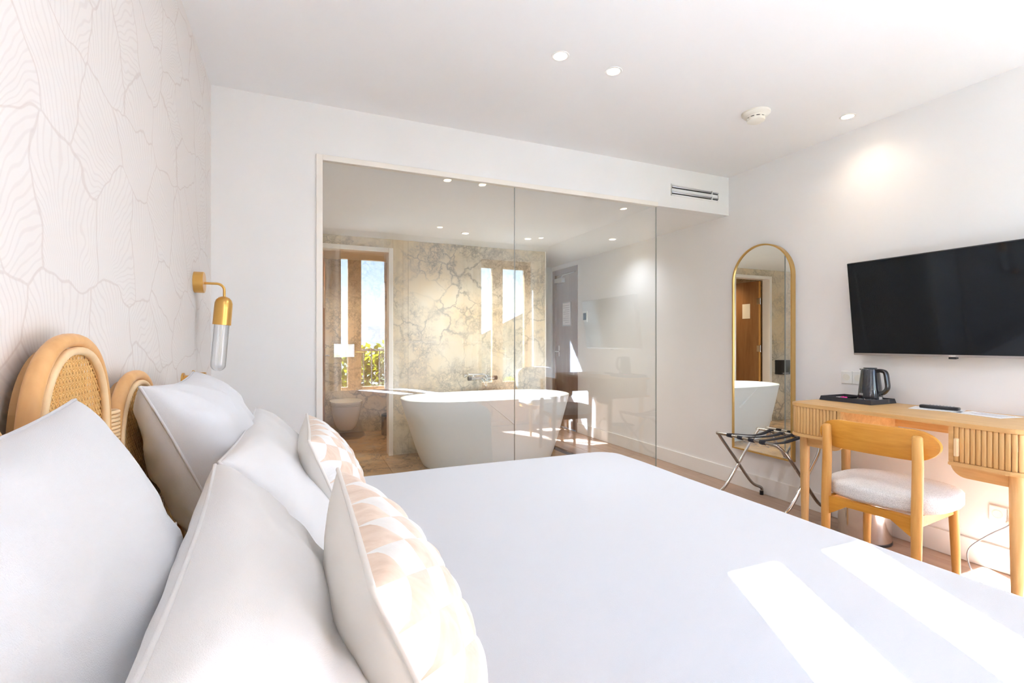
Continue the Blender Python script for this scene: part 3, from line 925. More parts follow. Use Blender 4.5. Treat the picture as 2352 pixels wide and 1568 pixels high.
def cushion(P, label):
    o, org = pillow(P, 'checked_cushion', M['cush_back'], label, 'cushion', 'checked velvet cushions', front=False, n=40, piping=M['cush_back'])
    n = 40; K = 8
    cells = {}
    for i in range(n):
        for j in range(n):
            # four triangles round the middle of the quad
            q = [(i, j), (i+1, j), (i+1, j+1), (i, j+1)]; c = (i+.5, j+.5)
            for a in range(4):
                p0, p1 = q[a], q[(a+1) % 4]
                gx, gy = (p0[0]+p1[0]+c[0])/3, (p0[1]+p1[1]+c[1])/3
                key = (math.floor((gx+gy)/K), math.floor((gx-gy)/K))
                cells.setdefault(key, []).append((p0, p1, c))
    for key, tris in sorted(cells.items()):
        bm = bm_new(); V = {}
        def vert(p):
            if p not in V:
                u, v = 2*p[0]/n-1, 2*p[1]/n-1
                s_, d_ = (p[0]+p[1])/K, (p[0]-p[1])/K
                e = min(abs(s_-round(s_)), abs(d_-round(d_)))
                e2 = min(1-abs(u), 1-abs(v))
                puff = (.0006+.0045*min(1, e*2.2)**.6)*min(1, e2*10+.12)
                V[p] = bm.verts.new(P.at(u, v, 1, puff)-org)
            return V[p]
        for t3 in tris: bm.faces.new([vert(p) for p in t3])
        beige = (key[0]+key[1]) % 2 == 0
        beige = (key[0] % 2 == 0)
        beige = (key[0]+2*key[1]) % 2 == 0 if False else ((key[0]+key[1]) % 2 == 0)
        obj('diamond_patch', bm, M['velvet_beige' if beige else 'velvet_cream'], o, smooth=True, auto='keep')
C2 = Pil(.065, .908, .190, BZ+.015, .50, 1.00, .175, .07, 6, .004, power=.5)
C1 = Pil(.018, .905, .135, BZ+.015, 1.32, 1.82, .165, .07, 7, .004, power=.5)
cushion(C2, 'beige and cream checked velvet cushion, the large one nearest the camera')
cushion(C1, 'beige and cream checked velvet cushion at the far side of the bed')

# ---- wall lamp over the far side of the bed
t = thing('wall_lamp', 'brass wall lamp with a ribbed clear glass tube', 'wall lamp', (XL, 2.54, 1.418))
bm = bm_new(); lathe(bm, [(0, 0), (.047, 0), (.047, .036), (.045, .038), (0, .038)], 36)
for v_ in bm.verts: v_.co = Vector((v_.co.z, v_.co.y, v_.co.x))
obj('wall_plate', bm, M['brass'], t, smooth='angle')
bm = bm_new(); tube(bm, [(.037, 0, -.003), (.085, 0, -.003)]+[(.085+.03*sin(a), 0, -.033+.03*cos(a)) for a in [pi/2*k/8 for k in range(1, 9)]]+[(.115, 0, -.066)], .0055, 12)
obj('arm', bm, M['brass'], t, smooth='angle')
tl_ = radians(4.5)
bm = bm_new(); lathe(bm, [(0, 0), (.010, -.0005), (.022, -.006), (.031, -.016), (.0355, -.030), (.036, -.045), (.037, -.128), (.035, -.128), (.034, -.045), (0, -.03)], 40)
sh = obj('brass_shade', bm, M['brass'], t, smooth='angle'); sh.location = (.115, 0, -.060); sh.rotation_euler = (0, tl_, 0)
bm = bm_new(); nn = 48; rings = []
for k in range(15):
    if k < 10: r_, z_ = .029, -.110-.022*k
    else:
        a = pi/2*(k-9)/5; r_, z_ = .029*cos(a)+.0005, -.308-.029*sin(a)
    rings.append([bm.verts.new(((r_*(1+.05*cos(nn/2*2*pi*j/nn)))*cos(2*pi*j/nn), (r_*(1+.05*cos(nn/2*2*pi*j/nn)))*sin(2*pi*j/nn), z_)) for j in range(nn)])
for A_, B_ in zip(rings, rings[1:]):
    for j in range(nn): bm.faces.new((A_[j], A_[(j+1) % nn], B_[(j+1) % nn], B_[j]))
gt = obj('glass_tube', bm, M['rib'], t, smooth=True); gt.location = (.115, 0, -.060); gt.rotation_euler = (0, tl_, 0)
# brass switch knobs behind the pillow
for y, lab in ((2.30, 'round brass wall switch behind the far pillow, left one'), (2.50, 'round brass wall switch behind the far pillow, right one')):
    t = thing('wall_switch', lab, 'switch', (XL, y, 1.0), 0, 'brass switches below the wall lamp')
    bm = bm_new(); lathe(bm, [(0, 0), (.03, 0), (.03, .006), (0, .006)], 28)
    for v_ in bm.verts: v_.co = Vector((v_.co.z, v_.co.y, v_.co.x))
    obj('plate', bm, M['brass'], t, smooth='angle')
    bm = bm_new(); lathe(bm, [(0, .006), (.020, .006), (.020, .05), (0, .05)], 28)
    for v_ in bm.verts: v_.co = Vector((v_.co.z, v_.co.y, v_.co.x))
    obj('knob', bm, M['brass'], t, smooth='angle')

# ================================================================== MIRROR
mt = thing('wall_mirror', 'tall arched mirror in a thin gold frame on the wall', 'mirror', (XR, 2.64, .30))
mw_, mh_ = .262, 1.592
def mir(w, ins): 
    return [(-w, ins), (w, ins)]+[(w*cos(a), mh_-mw_+w*sin(a)) for a in [pi*k/36 for k in range(0, 37)]]
bm = bm_new(); o_ = mir(mw_, 0); i_ = mir(mw_-.011, .011)
for x0 in (0,):
    n_ = len(o_)
    A_ = [bm.verts.new((-.0005, p[0], p[1])) for p in o_]; B_ = [bm.verts.new((-.038, p[0], p[1])) for p in o_]
    C_ = [bm.verts.new((-.038, p[0], p[1])) for p in i_]; D_ = [bm.verts.new((-.020, p[0], p[1])) for p in i_]
    for R1, R2 in ((A_, B_), (B_, C_), (C_, D_)):
        for k in range(n_): bm.faces.new((R1[k], R1[(k+1) % n_], R2[(k+1) % n_], R2[k]))
obj('frame', bm, M['gold'], mt)
bm = bm_new(); prism(bm, mir(mw_-.010, .010), 'x', -.030, -.004); obj('mirror_glass', bm, M['mirror'], mt)

# ================================================================== TELEVISION
tv = thing('television', 'large black flat television mounted above the desk', 'television', (XR, 1.435, 1.355))
tilt = radians(-7)
bm = bm_new(); bx(bm, -.02, .02, -.50, .50, -.283, .283, .004); body = obj('casing', bm, M['black'], tv); body.location = (-.09, 0, 0); body.rotation_euler = (0, tilt, 0)
bm = bm_new(); bx(bm, -.0225, -.0203, -.494, .494, -.268, .277, .0005); obj('screen', bm, M['screen'], body)
bm = bm_new(); bx(bm, -.0222, -.0203, -.495, .495, -.282, -.270); obj('lower_bezel', bm, M['alu'], body)
bm = bm_new(); bx(bm, -.022, .0, -.017, .017, -.293, -.283, .001); obj('sensor_tab', bm, M['black'], body)
bm = bm_new()
for k in range(4): bx(bm, -.0230, -.0222, -.014+.0075*k, -.0085+.0075*k, -.279, -.273)
obj('badge', bm, M['white_p'], body)
bm = bm_new(); bx(bm, -.07, -.001, -.12, .12, -.08, .08, .004); obj('wall_bracket', bm, M['black'], tv)

# ================================================================== DESK
DY0, DY1, DXF, DXB = .965, 2.03, 2.675, 3.20
DTOP, DBOT = .795, .600
dk = thing('writing_desk', 'light oak writing desk with ribbed tambour fronts against the wall', 'desk', (2.94, 1.5, 0))
def dpoly(y0, y1, r0, r1, ins=0.0):
    """footprint with rounded front corners (in x,y local to the desk)"""
    x0 = DXF+ins-2.94; x1 = DXB-2.94; a0 = y0-1.5+(ins if r0 else 0); a1 = y1-1.5-(ins if r1 else 0)
    p = [(x1, a0)]
    if r0: p += [(x0+r0-r0*sin(t), a0+r0-r0*cos(t)) for t in [pi/2*k/8 for k in range(9)]]
    else: p += [(x0, a0)]
    if r1: p += [(x0+r1-r1*cos(t), a1-r1+r1*sin(t)) for t in [pi/2*k/8 for k in range(9)]]
    else: p += [(x0, a1)]
    p += [(x1, a1)]; return p
CR = .075
def slab(name, poly, z0, z1, bev=.003):
    bm = bm_new(); prism(bm, poly, 'z', z0, z1)
    bmesh.ops.bevel(bm, geom=[e for e in bm.edges if abs(e.verts[0].co.z-e.verts[1].co.z) < 1e-6], offset=bev, segments=2, affect='EDGES')
    return obj(name, bm, M['oak_y'], dk)
slab('desk_top', dpoly(DY0, DY1, CR, CR), DTOP-.02, DTOP)
slab('bottom_board', dpoly(DY0, 1.235, CR, 0), DBOT, DBOT+.018)
slab('bottom_board', dpoly(1.715, DY1, 0, CR), DBOT, DBOT+.018)
for y in (1.217, 1.715):
    bm = bm_new(); bx(bm, DXF+.005-2.94, DXB-2.94, y-1.5, y-1.5+.018, DBOT+.018, DTOP-.02); obj('divider', bm, M['oak_y'], dk)
bm = bm_new(); bx(bm, DXB-.03-2.94, DXB-.015-2.94, 1.235-1.5, 1.715-1.5, .665, DTOP-.02); obj('back_panel', bm, M['oak_y'], dk)
# tambour slats: front, round the corner, along the side
sl = bm_new(); bx(sl, -.006, .006, -.0088, .0088, DBOT+.018, DTOP-.02, .0045, 3)
slat0 = obj('slat', sl, M['oak_z'], dk, smooth='angle')
def slat_path(side):
    out = []; ins = .012; r = CR-ins; x0 = DXF+ins; st = .0192
    ye = (1.715+.022) if side > 0 else (1.217+.003)
    yc = (DY1-ins-r) if side > 0 else (DY0+ins+r)
    L1 = abs(yc-ye); L2 = r*pi/2; L3 = DXB-.02-(x0+r)
    s = st*.62
    while s < L1+L2+L3-.01:
        if s < L1: p = (x0, ye+side*s); a = 0
        elif s < L1+L2:
            th = (s-L1)/r; p = (x0+r-r*cos(th), yc+side*r*sin(th)); a = -side*th
        else: p = (x0+r+(s-L1-L2), yc+side*r); a = -side*pi/2
        out.append((p[0]-2.94, p[1]-1.5, a)); s += st
    return out
firstp = True
for side in (1, -1):
    for x, y, a in slat_path(side):
        o_ = slat0 if firstp else slat0.copy()
        if not firstp: COL.objects.link(o_)
        o_.location = (x, y, 0); o_.rotation_euler = (0, 0, a); firstp = False
for y in (1.700+.022, 1.196):
    bm = bm_new(); bx(bm, DXF-.012-2.94, DXF+.008-2.94, y-1.5, y-1.5+.014, .645, .725, .003); obj('handle', bm, M['rattan_l'], dk)
# legs and their curved aprons
for lx in (DXF+.085, DXB-.06):
    for ly in (DY0+.07, DY1-.055):
        bm = bm_new(); tube(bm, [(lx-2.94, ly-1.5, .0005), (lx-2.94, ly-1.5, .30), (lx-2.94, ly-1.5, DBOT)], [.018, .0235, .0265], 18); obj('leg', bm, M['oak_z'], dk, smooth='angle')
for s_, ly in ((1, DY0+.09), (-1, DY1-.08)):
    L_ = .205
    poly = [(ly-1.5, DBOT-.001), (ly-1.5, DBOT-.062)]
    pl = [(ly-1.5+s_*(L_-.06), DBOT-.062)]+[(ly-1.5+s_*(L_-.06+.06*sin(t)), DBOT-.062+.061*(1-cos(t))) for t in [pi/2*k/8 for k in range(1, 9)]]
    bm = bm_new(); prism(bm, poly+pl, 'x', DXF+.075-2.94, DXF+.095-2.94); obj('apron', bm, M['oak_y'], dk)

# ---- tea tray, kettle, sachets
tr = thing('tea_tray', 'black rectangular tea tray on the desk', 'tray', (3.065, 1.865, DTOP+.0006))
bm = bm_new()
hx_, hy_ = .118, .150
def ringbox(bm, hx, hy, z, c=.0): return [bm.verts.new((sx*hx, sy*hy, z)) for sx, sy in ((-1, -1), (1, -1), (1, 1), (-1, 1))]
L_ = [ringbox(bm, hx_, hy_, 0), ringbox(bm, hx_-.006, hy_-.006, .026), ringbox(bm, hx_-.012, hy_-.012, .026), ringbox(bm, hx_-.016, hy_-.016, .010)]
for a_, b_ in zip(L_, L_[1:]):
    for k in range(4): bm.faces.new((a_[k], a_[(k+1) % 4], b_[(k+1) % 4], b_[k]))
bm.faces.new(L_[0][::-1]); bm.faces.new(L_[-1])
obj('tray_body', bm, M['tray'], tr)
bm = bm_new(); bx(bm, -.10, .10, -.055, -.051, .0102, .022); obj('divider', bm, M['tray'], tr)
bm = bm_new(); bx(bm, -.10, .10, .048, .052, .0102, .022); obj('divider', bm, M['tray'], tr)
kt = thing('kettle', 'glossy black electric kettle with a large loop handle', 'kettle', (3.075, 1.795, DTOP+.0115), radians(-12))
bm = bm_new(); lathe(bm, [(0, 0), (.062, 0), (.064, .010), (.060, .016), (0, .016)], 36); obj('base_plate', bm, M['kettle'], kt, smooth='angle')
bm = bm_new(); lathe(bm, [(0, .017), (.060, .017), (.0615, .026), (.056, .085), (.049, .150), (.0455, .182), (.043, .187), (0, .189)], 44); obj('kettle_body', bm, M['kettle'], kt, smooth='angle')
bm = bm_new(); lathe(bm, [(0, .1885), (.034, .189), (.033, .194), (0, .195)], 36); obj('lid', bm, M['black'], kt, smooth='angle')
bm = bm_new()
pth = [(.0, -.040, .178), (.0, -.070, .180), (.0, -.095, .170), (.0, -.104, .13), (.0, -.108, .090), (.0, -.098, .068), (.0, -.078, .052), (.0, -.060, .048)]
hp = bez(pth, 5)
rg = []
for i, p in enumerate(hp):
    tt = (hp[min(i+1, len(hp)-1)]-hp[max(i-1, 0)]).normalized(); nn_ = Vector((0, -tt.z, tt.y))
    wd_, dp_ = .013, .010
    rg.append([bm.verts.new(p+Vector((sx*wd_, 0, 0))+nn_*sy*dp_) for sx, sy in ((-1, -.6), (-.6, -1), (.6, -1), (1, -.6), (1, .6), (.6, 1), (-.6, 1), (-1, .6))])
for a_, b_ in zip(rg, rg[1:]):
    for k in range(8): bm.faces.new((a_[k], a_[(k+1) % 8], b_[(k+1) % 8], b_[k]))
bm.faces.new(rg[0][::-1]); bm.faces.new(rg[-1])
obj('handle', bm, M['kettle'], kt, smooth='angle')
bm = bm_new(); prism(bm, [(.030, .165), (.062, .184), (.040, .187), (.030, .187)], 'x', -.012, .012); obj('spout', bm, M['kettle'], kt)
bm = bm_new(); bx(bm, -.010, .010, -.068, -.060, .012, .030, .002); obj('power_switch', bm, M['alu'], kt)
bm = bm_new()
for k in range(4): bx(bm, -.0625, -.0605, .010-.006*k, .013-.006*k, .034, .046)
obj('badge', bm, M['alu'], kt)
bm = bm_new()
for k in range(6):
    a = k*pi/3
    lathe(bm, [(0, -.002), (.008, 0), (.009, .004), (0, .007)], 10, (.011*cos(a), .011*sin(a), .004+.002*(k % 2)))
lathe(bm, [(0, 0), (.007, .003), (0, .012)], 10, (0, 0, .004))
o_ = obj('flower', bm, M['pink'], smooth=True); o_.location = (3.0, 1.90, DTOP+.0165); tag(o_, 'small bright pink flower lying on the tea tray', 'flower')
for k, (x, y, a, c_) in enumerate(((3.03, 1.99, .3, 'paper'), (3.09, 1.985, -.2, 'paper'))):
    bm = bm_new(); bx(bm, -.022, .022, -.032, .032, 0, .004, .001); o_ = obj('sachet', bm, M[c_]); o_.location = (x, y-.025, DTOP+.0115+.0); o_.rotation_euler = (0, 0, a)
    tag(o_, ('white drink sachet at the front of the tea tray', 'white drink sachet at the wall side of the tea tray')[k], 'sachet', 'sachets on the tea tray')

# ---- papers and remote
def sheet(x, y, a, label, w=.105, h=.075):
    t = thing('leaflet', label, 'leaflet', (x, y, DTOP+.0006), a, 'leaflets on the desk')
    bm = bm_new(); bx(bm, -w, w, -h, h, 0, .0012); obj('sheet', bm, M['paper'], t)
    bm = bm_new()
    for k in range(6): bx(bm, -w*.8, w*(.7-.2*(k % 3)), -h*.75+k*h*.22, -h*.75+k*h*.22+.003, .0012, .0015)
    obj('print', bm, M['grey_ink'], t); return t
sheet(3.09, 1.475, radians(105), 'white leaflet lying under the black remote control')
s2 = sheet(3.08, 1.27, radians(80), 'white leaflet on the desk right of the remote control')
rc = thing('remote_control', 'black television remote lying on a white leaflet', 'remote control', (3.105, 1.47, DTOP+.0024), radians(98))
bm = bm_new(); bx(bm, -.082, .082, -.021, .021, 0, .017, .006, 3); obj('remote_body', bm, M['black'], rc, smooth='angle')
bm = bm_new()
for i in range(8):
    for j in range(3): lathe(bm, [(0, .017), (.0035, .017), (.0035, .0185), (0, .0185)], 8, (-.055+.014*i, -.011+.011*j, 0))
obj('buttons', bm, M['grey_ink'], rc)

# ---- wall sockets
def socket(y, z, label):
    t = thing('wall_socket', label, 'socket', (XR, y, z), 0, 'white double sockets on the television wall')
    for s_ in (-1, 1):
        bm = bm_new(); bx(bm, -.010, -.0005, s_*.0355-.0345, s_*.0355+.0345, -.040, .040, .003); p = obj('cover_plate', bm, M['white_p'], t)
        bm = bm_new(); lathe(bm, [(.021, .0), (.021, .0015), (.0185, .0015), (.0185, -.004), (0, -.004)], 28)
        for v_ in bm.verts: v_.co = Vector((-.0102-v_.co.z, v_.co.x+s_*.0355, v_.co.y))
        obj('socket_well', bm, M['cream_p'], p, smooth='angle')
        bm = bm_new()
        for q in (-.009, .009): tube(bm, [(-.0062, s_*.0355+q, 0), (-.0085, s_*.0355+q, 0)], .0024, 8)
        obj('pin_holes', bm, M['dark'], p)
    return t
socket(1.985, .925, 'white wall socket behind the tea tray beside the kettle')
socket(1.245, .285, 'white double socket low on the wall under the desk')
bm = bm_new()
cp_ = bez([(3.213, 1.225, .262), (3.16, 1.225, .25), (3.10, 1.28, .19), (3.08, 1.34, .10), (3.04, 1.30, .012), (2.96, 1.20, .006), (2.85, 1.14, .006), (2.74, 1.05, .006)], 8)
tube(bm, cp_, .0032, 8)
cb = obj('power_cable', bm, M['cable'], smooth=True); tag(cb, 'thin grey cable drooping from the socket under the desk', 'cable')
bm = bm_new(); lathe(bm, [(0, 0), (.017, 0), (.017, .022), (.010, .032), (0, .034)], 18)
for v_ in bm.verts: v_.co = Vector((3.2165-v_.co.z, v_.co.x+1.2455-.0355+.014, v_.co.y+.285-.022))
obj('plug', bm, M['white_p'], cb, smooth='angle')

# ---- thermostat by the entry door
t = thing('thermostat', 'white wall thermostat with a black display in the passage', 'thermostat', (XR, 5.16, 1.46))
bm = bm_new(); bx(bm, -.016, -.0005, -.045, .045, -.065, .065, .004); obj('housing', bm, M['white_p'], t)
bm = bm_new(); bx(bm, -.0185, -.016, -.030, .036, -.040, .045); obj('display', bm, M['black'], t)

# ================================================================== DESK CHAIR
ch = thing('dining_chair', 'wooden chair with boucle seat tucked under the desk', 'chair', (2.585, 1.42, 0), radians(6))
# local: +x faces the wall, back posts at x=-.20
for s_ in (-1, 1):
    bm = bm_new(); tube(bm, [(-.215, s_*.183, .0005), (-.205, s_*.183, .40), (-.195, s_*.183, .62), (-.200, s_*.183, .745), (-.200, s_*.183, .752)], [.0165, .021, .0205, .019, .014], 16)
    obj('leg', bm, M['chair_z'], ch, smooth=True, label='tall rear leg that rises to carry the backrest')
    bm = bm_new(); tube(bm, [(.190, s_*.186, .0005), (.185, s_*.182, .20), (.18, s_*.175, .405)], [.0145, .018, .020], 16)
    obj('leg', bm, M['chair_z'], ch, smooth='angle')
# backrest: stadium-shaped curved board
bm = bm_new(); nb = 48; G = []
HR, HZ = .068, .243
for i in range(nb+1):
    a = -pi/2+pi*i/nb; y = HZ*sin(a)*1.0
    e = max(0, abs(y)-(HZ-.10))
    hh = HR*sqrt(max(0, 1-(e/.10)**2))
    xx = -.172+.55*y*y-.004
    zc = .705
    row = []
    for (dx, k) in ((0, -1), (-.003, -.93), (-.003, .93), (0, 1), (.016, 1), (.020, .93), (.020, -.93), (.016, -1)):
        row.append(bm.verts.new((xx+dx, y, zc+hh*k+.0*y)))
    G.append(row)
for i in range(nb):
    for k in range(8): bm.faces.new((G[i][k], G[i][(k+1) % 8], G[i+1][(k+1) % 8], G[i+1][k]))
bmesh.ops.remove_doubles(bm, verts=bm.verts[:], dist=.0004)
obj('backrest', bm, M['chair_y'], ch, smooth='angle')
# seat rails
bm = bm_new(); prism(bm, [(-.175, .405), (.175, .405), (.175, .315), (.15, .33), (.09, .372), (-.09, .372), (-.15, .33), (-.175, .315)], 'x', -.215, -.190); obj('rear_rail', bm, M['chair_y'], ch)
bm = bm_new(); bx(bm, .165, .187, -.16, .16, .355, .404, .002); obj('front_rail', bm, M['chair_y'], ch)
for s_ in (-1, 1):
    bm = bm_new(); bx(bm, -.19, .17, s_*.172-.011, s_*.172+.011, .355, .404, .002); obj('side_rail', bm, M['chair_y'], ch)
# seat pad: rounded superellipse
def pad(bm, cx, cy, hx, hy, z0, z1, pw=2.8, n=64, m=12, amp=.0015, seed=0):
    rings = []
    prof = [(0, z0), (.9, z0), (.975, z0+.010)]+[(1.0-.0*k, z0+.02+(z1-z0-.035)*k/3) for k in range(4)]+[(.975, z1-.006), (.93, z1), (.75, z1+.006), (.5, z1+.009), (.25, z1+.010), (0, z1+.010)]
    for k, z in prof:
        if k == 0: rings.append([bm.verts.new((cx, cy, z))]); continue
        R = []
        for j in range(n):
            a = 2*pi*j/n; c, s = cos(a), sin(a)
            q = k+amp/hx*noise.noise(Vector((c*9, s*9, z*60+seed)))*1.5
            R.append(bm.verts.new((cx+hx*q*math.copysign(abs(c)**(2/pw), c), cy+hy*q*math.copysign(abs(s)**(2/pw), s), z)))
        rings.append(R)
    for A_, B_ in zip(rings, rings[1:]):
        for j in range(n):
            b = (j+1) % n
            if len(A_) == 1: bm.faces.new((A_[0], B_[b], B_[j]))
            elif len(B_) == 1: bm.faces.new((A_[j], A_[b], B_[0]))
            else: bm.faces.new((A_[j], A_[b], B_[b], B_[j]))
bm = bm_new(); pad(bm, .022, 0, .232, .245, .405, .482); obj('seat', bm, M['boucle'], ch, smooth=True)

# ---- boucle armchair in the window corner (seen mirrored in the glass)
ac = thing('armchair', 'white boucle armchair with wooden posts beside the window curtain', 'armchair', (2.84, .34, 0), radians(90))
for sx in (-.22, .22):
    for sy in (-.25, .25):
        bm = bm_new(); tube(bm, [(sx*1.1, sy*1.05, .0005), (sx, sy, .38 if sx > 0 else .74)], [.014, .019], 14); obj('leg', bm, M['chair_z'], ac, smooth='angle')
bm = bm_new(); pad(bm, 0.02, 0, .25, .26, .36, .45, 4); obj('seat', bm, M['boucle'], ac, smooth=True)
bm = bm_new(); pad(bm, 0, 0, .16, .27, -.05, .05, 4)
o_ = obj('backrest', bm, M['boucle'], ac, smooth=True); o_.location = (-.17, 0, .66); o_.rotation_euler = (0, radians(80), 0)
bm = bm_new(); bx(bm, -.22, .20, -.235, .235, .315, .358, .004); obj('seat_frame', bm, M['chair_y'], ac)

# ================================================================== LUGGAGE RACK
lr = thing('luggage_rack', 'folding chrome luggage rack with black straps beneath the mirror', 'luggage rack', (2.95, 2.39, 0))
YA, YB_ = -.275, .235
def rack_frame(side):
    """top bar at x=side*.21, feet at x=-side*.235"""
    x0, x1 = side*.205, -side*.225
    def mid(z): return x0+(x1-x0)*(.50-z)/.50
    pts = [(x1-side*.012, YA, .014), (x1-side*.008, YA, .055), (mid(.11), YA, .11), (mid(.3), YA, .3), (mid(.43), YA+.005, .43),
           (x0-side*.02, YA+.035, .485), (x0, YA+.09, .50)]
    pts2 = [(x0, YB_-.03, .50), (x0-side*.012, YB_-.003, .488), (mid(.44), YB_, .44), (mid(.3), YB_, .3), (mid(.11), YB_, .11), (x1-side*.008, YB_, .055), (x1-side*.012, YB_, .014)]
    bm = bm_new(); tube(bm, bez(pts+pts2, 6), .0105, 12)
    f = obj('tube_frame', bm, M['nickel' if side < 0 else 'chrome'], lr, smooth=True)
    for p in (pts[0], pts2[-1]):
        bm = bm_new(); lathe(bm, [(0, -.013), (.0135, -.013), (.0135, .016), (.0115, .018), (0, .018)], 14, p); obj('rubber_foot', bm, M['black'], f, smooth='angle')
rack_frame(-1); rack_frame(1)
for y in (YA, YB_):
    bm = bm_new(); tube(bm, [(-.01, y-.013, .25), (-.01, y+.013, .25)], .006, 8); obj('pivot_bolt', bm, M['chrome'], lr, smooth='angle')
for k, y in enumerate((-.14, -.055, .035, .125, )):
    bm = bm_new(); n_ = 18; w_ = .021
    up = []; 
    for i in range(n_+1):
        u = i/n_; x = -.205+.41*u; z = .513-.028*sin(pi*u)-.006*sin(2*pi*u+k)
        up.append((x, z))
    path = [(-.205-.0125*cos(a), .50+.0125*sin(a)) for a in [-pi/2+pi/2*q/4 for q in range(0, 5)]]
    path = [(-.205+.0125*cos(a), .50+.0125*sin(a)) for a in [radians(q) for q in (300, 260, 220, 180, 140, 110)]]+up[1:-1]+[(.205+.0125*cos(a), .50+.0125*sin(a)) for a in [radians(q) for q in (70, 40, 0, -40, -80, -120)]]
    A_ = [bm.verts.new((x, y-w_, z)) for x, z in path]; B_ = [bm.verts.new((x, y+w_, z)) for x, z in path]
    for i in range(len(path)-1): bm.faces.new((A_[i], A_[i+1], B_[i+1], B_[i]))
    o_ = obj('strap', bm, M['strap'], lr, smooth=True, auto='keep'); md = o_.modifiers.new('thick', 'SOLIDIFY'); md.thickness = .002; md.offset = 0

# ---- waste bin under the desk
wb = thing('waste_bin', 'polished steel round waste bin on the floor under the desk', 'waste bin', (3.03, 1.80, 0))
bm = bm_new(); lathe(bm, [(.128, .012), (.130, .02), (.130, .300), (.126, .300), (.124, .03), (0, .03), (0, .028)], 56); obj('bin_body', bm, M['steel'], wb, smooth='angle')
bm = bm_new(); lathe(bm, [(0, .0005), (.132, .0005), (.132, .014), (0, .014)], 56); obj('base_ring', bm, M['black'], wb, smooth='angle')

# ================================================================== BATHROOM
bt = thing('bathtub', 'freestanding white oval bathtub behind the glass', 'bathtub', (1.69, 4.50, 0))
def tub():
    bm = bm_new(); n = 96
    def loop(hx, hy, z, pw=2.5):
        R = []
        for j in range(n):
            a = 2*pi*j/n; c, s = cos(a), sin(a)
            R.append(bm.verts.new((hx*math.copysign(abs(c)**(2/pw), c), hy*math.copysign(abs(s)**(2/pw), s), z)))
        return R
    prof = []
    HX, HY, Z = .845, .435, .63   # rim half-axes and height
    for k in range(9):
        q = k/8; prof.append((.64+(HX-.64)*q**.85, .365+(HY-.365)*q**.85, .002+(Z-.012)*q, 2.6))
    prof += [(HX+.001, HY+.001, Z-.004, 2.6), (HX-.004, HY-.004, Z, 2.6), (HX-.022, HY-.022, Z, 2.6), (HX-.030, HY-.030, Z-.006, 2.6)]
    for k in range(1, 8):
        q = k/7; prof.append((HX-.03-(HX-.03-.52)*q, HY-.03-(HY-.03-.22)*q, Z-.006-.44*sin(q*pi/2), 2.6))
    rings = [loop(*p) for p in prof]
    for A_, B_ in zip(rings, rings[1:]):
        for j in range(n): bm.faces.new((A_[j], A_[(j+1) % n], B_[(j+1) % n], B_[j]))
    bm.faces.new(rings[0][::-1]); bm.faces.new(rings[-1])
    return bm
obj('tub_shell', tub(), M['bath'], bt, smooth='angle')
bm = bm_new(); lathe(bm, [(0, 0), (.03, 0), (.032, .004), (0, .006)], 24, (0, 0, .186)); obj('drain', bm, M['chrome'], bt, smooth='angle')
# slim diagonal fold in the side of the tub
bm = bm_new()
def tside(x, z, off):
    q = (z-.002)/.618
    hx, hy = .64+.205*q**.85, .365+.07*q**.85
    y = -hy*max(0, 1-(abs(x)/hx)**2.6)**(1/2.6)
    return Vector((x, y-off, z))
A_ = []; B_ = []; C_ = []
for k in range(13):
    q = k/12; x = -.175+.27*q; z = .615-.215*q; w_ = .003+.008*q
    A_.append(bm.verts.new(tside(x, z+w_, -.001))); B_.append(bm.verts.new(tside(x+.002, z, .002+.012*q))); C_.append(bm.verts.new(tside(x, z-w_*.4, -.001)))
for k in range(12):
    bm.faces.new((A_[k], A_[k+1], B_[k+1], B_[k])); bm.faces.new((B_[k], B_[k+1], C_[k+1], C_[k]))
bm.faces.new((A_[-1], C_[-1], B_[-1]))
obj('side_fold', bm, M['bath'], bt)

# bath mixer on the marble
bf = thing('bath_mixer', 'chrome and black bath mixer tap on the marble wall', 'tap', (1.80, YM, .76))
bm = bm_new(); tube(bm, [(-.13, -.06, 0), (.13, -.06, 0)], .021, 18); obj('mixer_bar', bm, M['nickel'], bf, smooth='angle')
for s_ in (-1, 1):
    bm = bm_new(); tube(bm, [(s_*.075, -.0005, 0), (s_*.075, -.010, 0), (s_*.075, -.012, 0), (s_*.075, -.05, 0)], [.03, .03, .013, .013], 18); obj('wall_union', bm, M['chrome'], bf, smooth='angle')
    bm = bm_new(); tube(bm, [(s_*.13, -.06, 0), (s_*.165, -.06, 0)], .024, 18); obj('tap_knob', bm, M['black'], bf, smooth='angle')
bm = bm_new(); tube(bm, bez([(0, -.06, 0), (0, -.10, -.002), (0, -.15, -.008), (0, -.165, -.03)], 5), .012, 12); obj('spout', bm, M['chrome'], bf, smooth='angle')
hs = thing('hand_shower', 'slim chrome hand shower resting on the bath mixer', 'hand shower', (1.80, YM, .795))
bm = bm_new(); tube(bm, [(-.17, -.075, .012), (-.03, -.075, .010), (.0, -.075, .010)], [.013, .011, .010], 12); obj('handle', bm, M['chrome'], hs, smooth='angle')
bm = bm_new(); tube(bm, [(-.22, -.075, .0), (-.18, -.075, .008)], [.030, .014], 16); obj('spray_head', bm, M['chrome'], hs, smooth='angle')
bm = bm_new(); tube(bm, bez([(0, -.075, .010), (.04, -.085, -.02), (.03, -.09, -.12), (0, -.085, -.06), (-.02, -.08, -.045)], 6), .006, 8); obj('hose', bm, M['chrome'], hs, smooth=True)
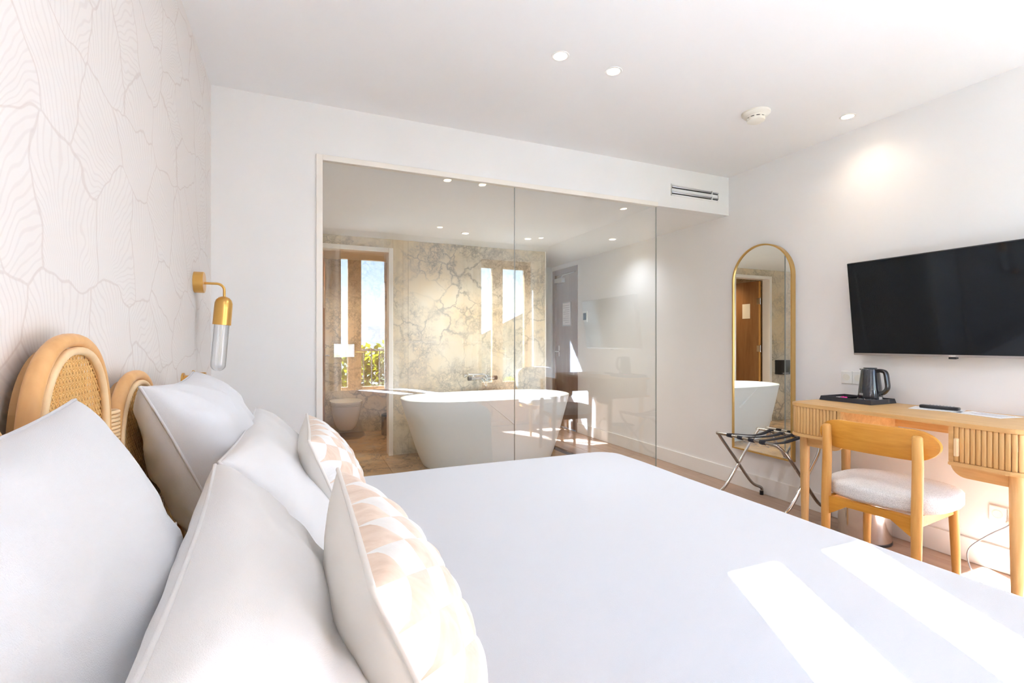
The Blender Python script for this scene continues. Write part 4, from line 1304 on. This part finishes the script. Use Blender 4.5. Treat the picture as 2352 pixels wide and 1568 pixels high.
# black holder on the marble, seen in the mirror
t = thing('towel_dispenser', 'black square dispenser on the marble, seen in the mirror', 'dispenser', (-.07, YM, .78))
bm = bm_new(); bx(bm, -.10, .10, -.10, -.0005, -.105, .105, .008); obj('housing', bm, M['black'], t, smooth='angle')
bm = bm_new(); bx(bm, -.06, .06, -.103, -.1, -.09, -.08); obj('slot', bm, M['alu'], t)

# toilet
to = thing('toilet', 'white wall-hung toilet in the small room past the marble wall', 'toilet', (.50, 6.50, 0))
bm = bm_new(); n = 44; rings = []
for q in range(9):
    f = q/8; z = .09+.30*f
    hx = .10+.082*f**.6; ln = .36+.16*f**.6
    R = []
    for j in range(n):
        a = 2*pi*j/n; c, s = cos(a), sin(a)
        yy = -ln/2*(1+math.copysign(abs(s)**.8, s)) if s > 0 else -ln/2*(1-abs(s)**.55)
        R.append(bm.verts.new((hx*math.copysign(abs(c)**.85, c)*(1 if s > 0 else 1), min(yy, -.0005), z)))
    rings.append(R)
for A_, B_ in zip(rings, rings[1:]):
    for j in range(n): bm.faces.new((A_[j], A_[(j+1) % n], B_[(j+1) % n], B_[j]))
bm.faces.new(rings[0][::-1]); bm.faces.new(rings[-1])
obj('bowl', bm, M['ceramic'], to, smooth='angle')
def seatlid(z0, z1, g, name):
    bm = bm_new(); pts = []
    for j in range(40):
        a = 2*pi*j/40; c, s = cos(a), sin(a)
        pts.append(((.185-g)*math.copysign(abs(c)**.85, c), -.27-(.255-g)*math.copysign(abs(s)**(.85 if s > 0 else .5), s)))
    prism(bm, pts, 'z', z0, z1); bmesh.ops.bevel(bm, geom=[e for e in bm.edges if abs(e.verts[0].co.z-z1) < 1e-6 and abs(e.verts[1].co.z-z1) < 1e-6], offset=.006, segments=2, affect='EDGES')
    obj(name, bm, M['ceramic'], to, smooth='angle')
seatlid(.393, .408, .002, 'toilet_seat'); seatlid(.411, .438, 0, 'lid')
fp = thing('flush_plate', 'shiny mirror-finish flush plate above the toilet', 'flush plate', (.50, 6.50, 1.04))
bm = bm_new(); bx(bm, -.125, .125, -.012, -.0005, -.085, .085, .004); obj('cover', bm, M['mirror_plate'], fp)
for a, b in ((-.11, .01), (.02, .11)):
    bm = bm_new(); bx(bm, a, b, -.016, -.012, -.065, .065, .002); obj('button', bm, M['mirror_plate'], fp)
pb = thing('pedal_bin', 'small dark pedal bin on the floor of the toilet room', 'bin', (1.0, 6.18, 0))
bm = bm_new(); lathe(bm, [(0, .001), (.085, .001), (.09, .01), (.09, .23), (0, .23)], 30); obj('bin_body', bm, M['nickel'], pb, smooth='angle')
bm = bm_new(); lathe(bm, [(0, .232), (.092, .232), (.088, .255), (.05, .27), (0, .275)], 30); obj('lid', bm, M['black'], pb, smooth='angle')
bm = bm_new(); bx(bm, -.02, .02, -.12, -.085, .008, .016, .002); obj('pedal', bm, M['black'], pb)

# end
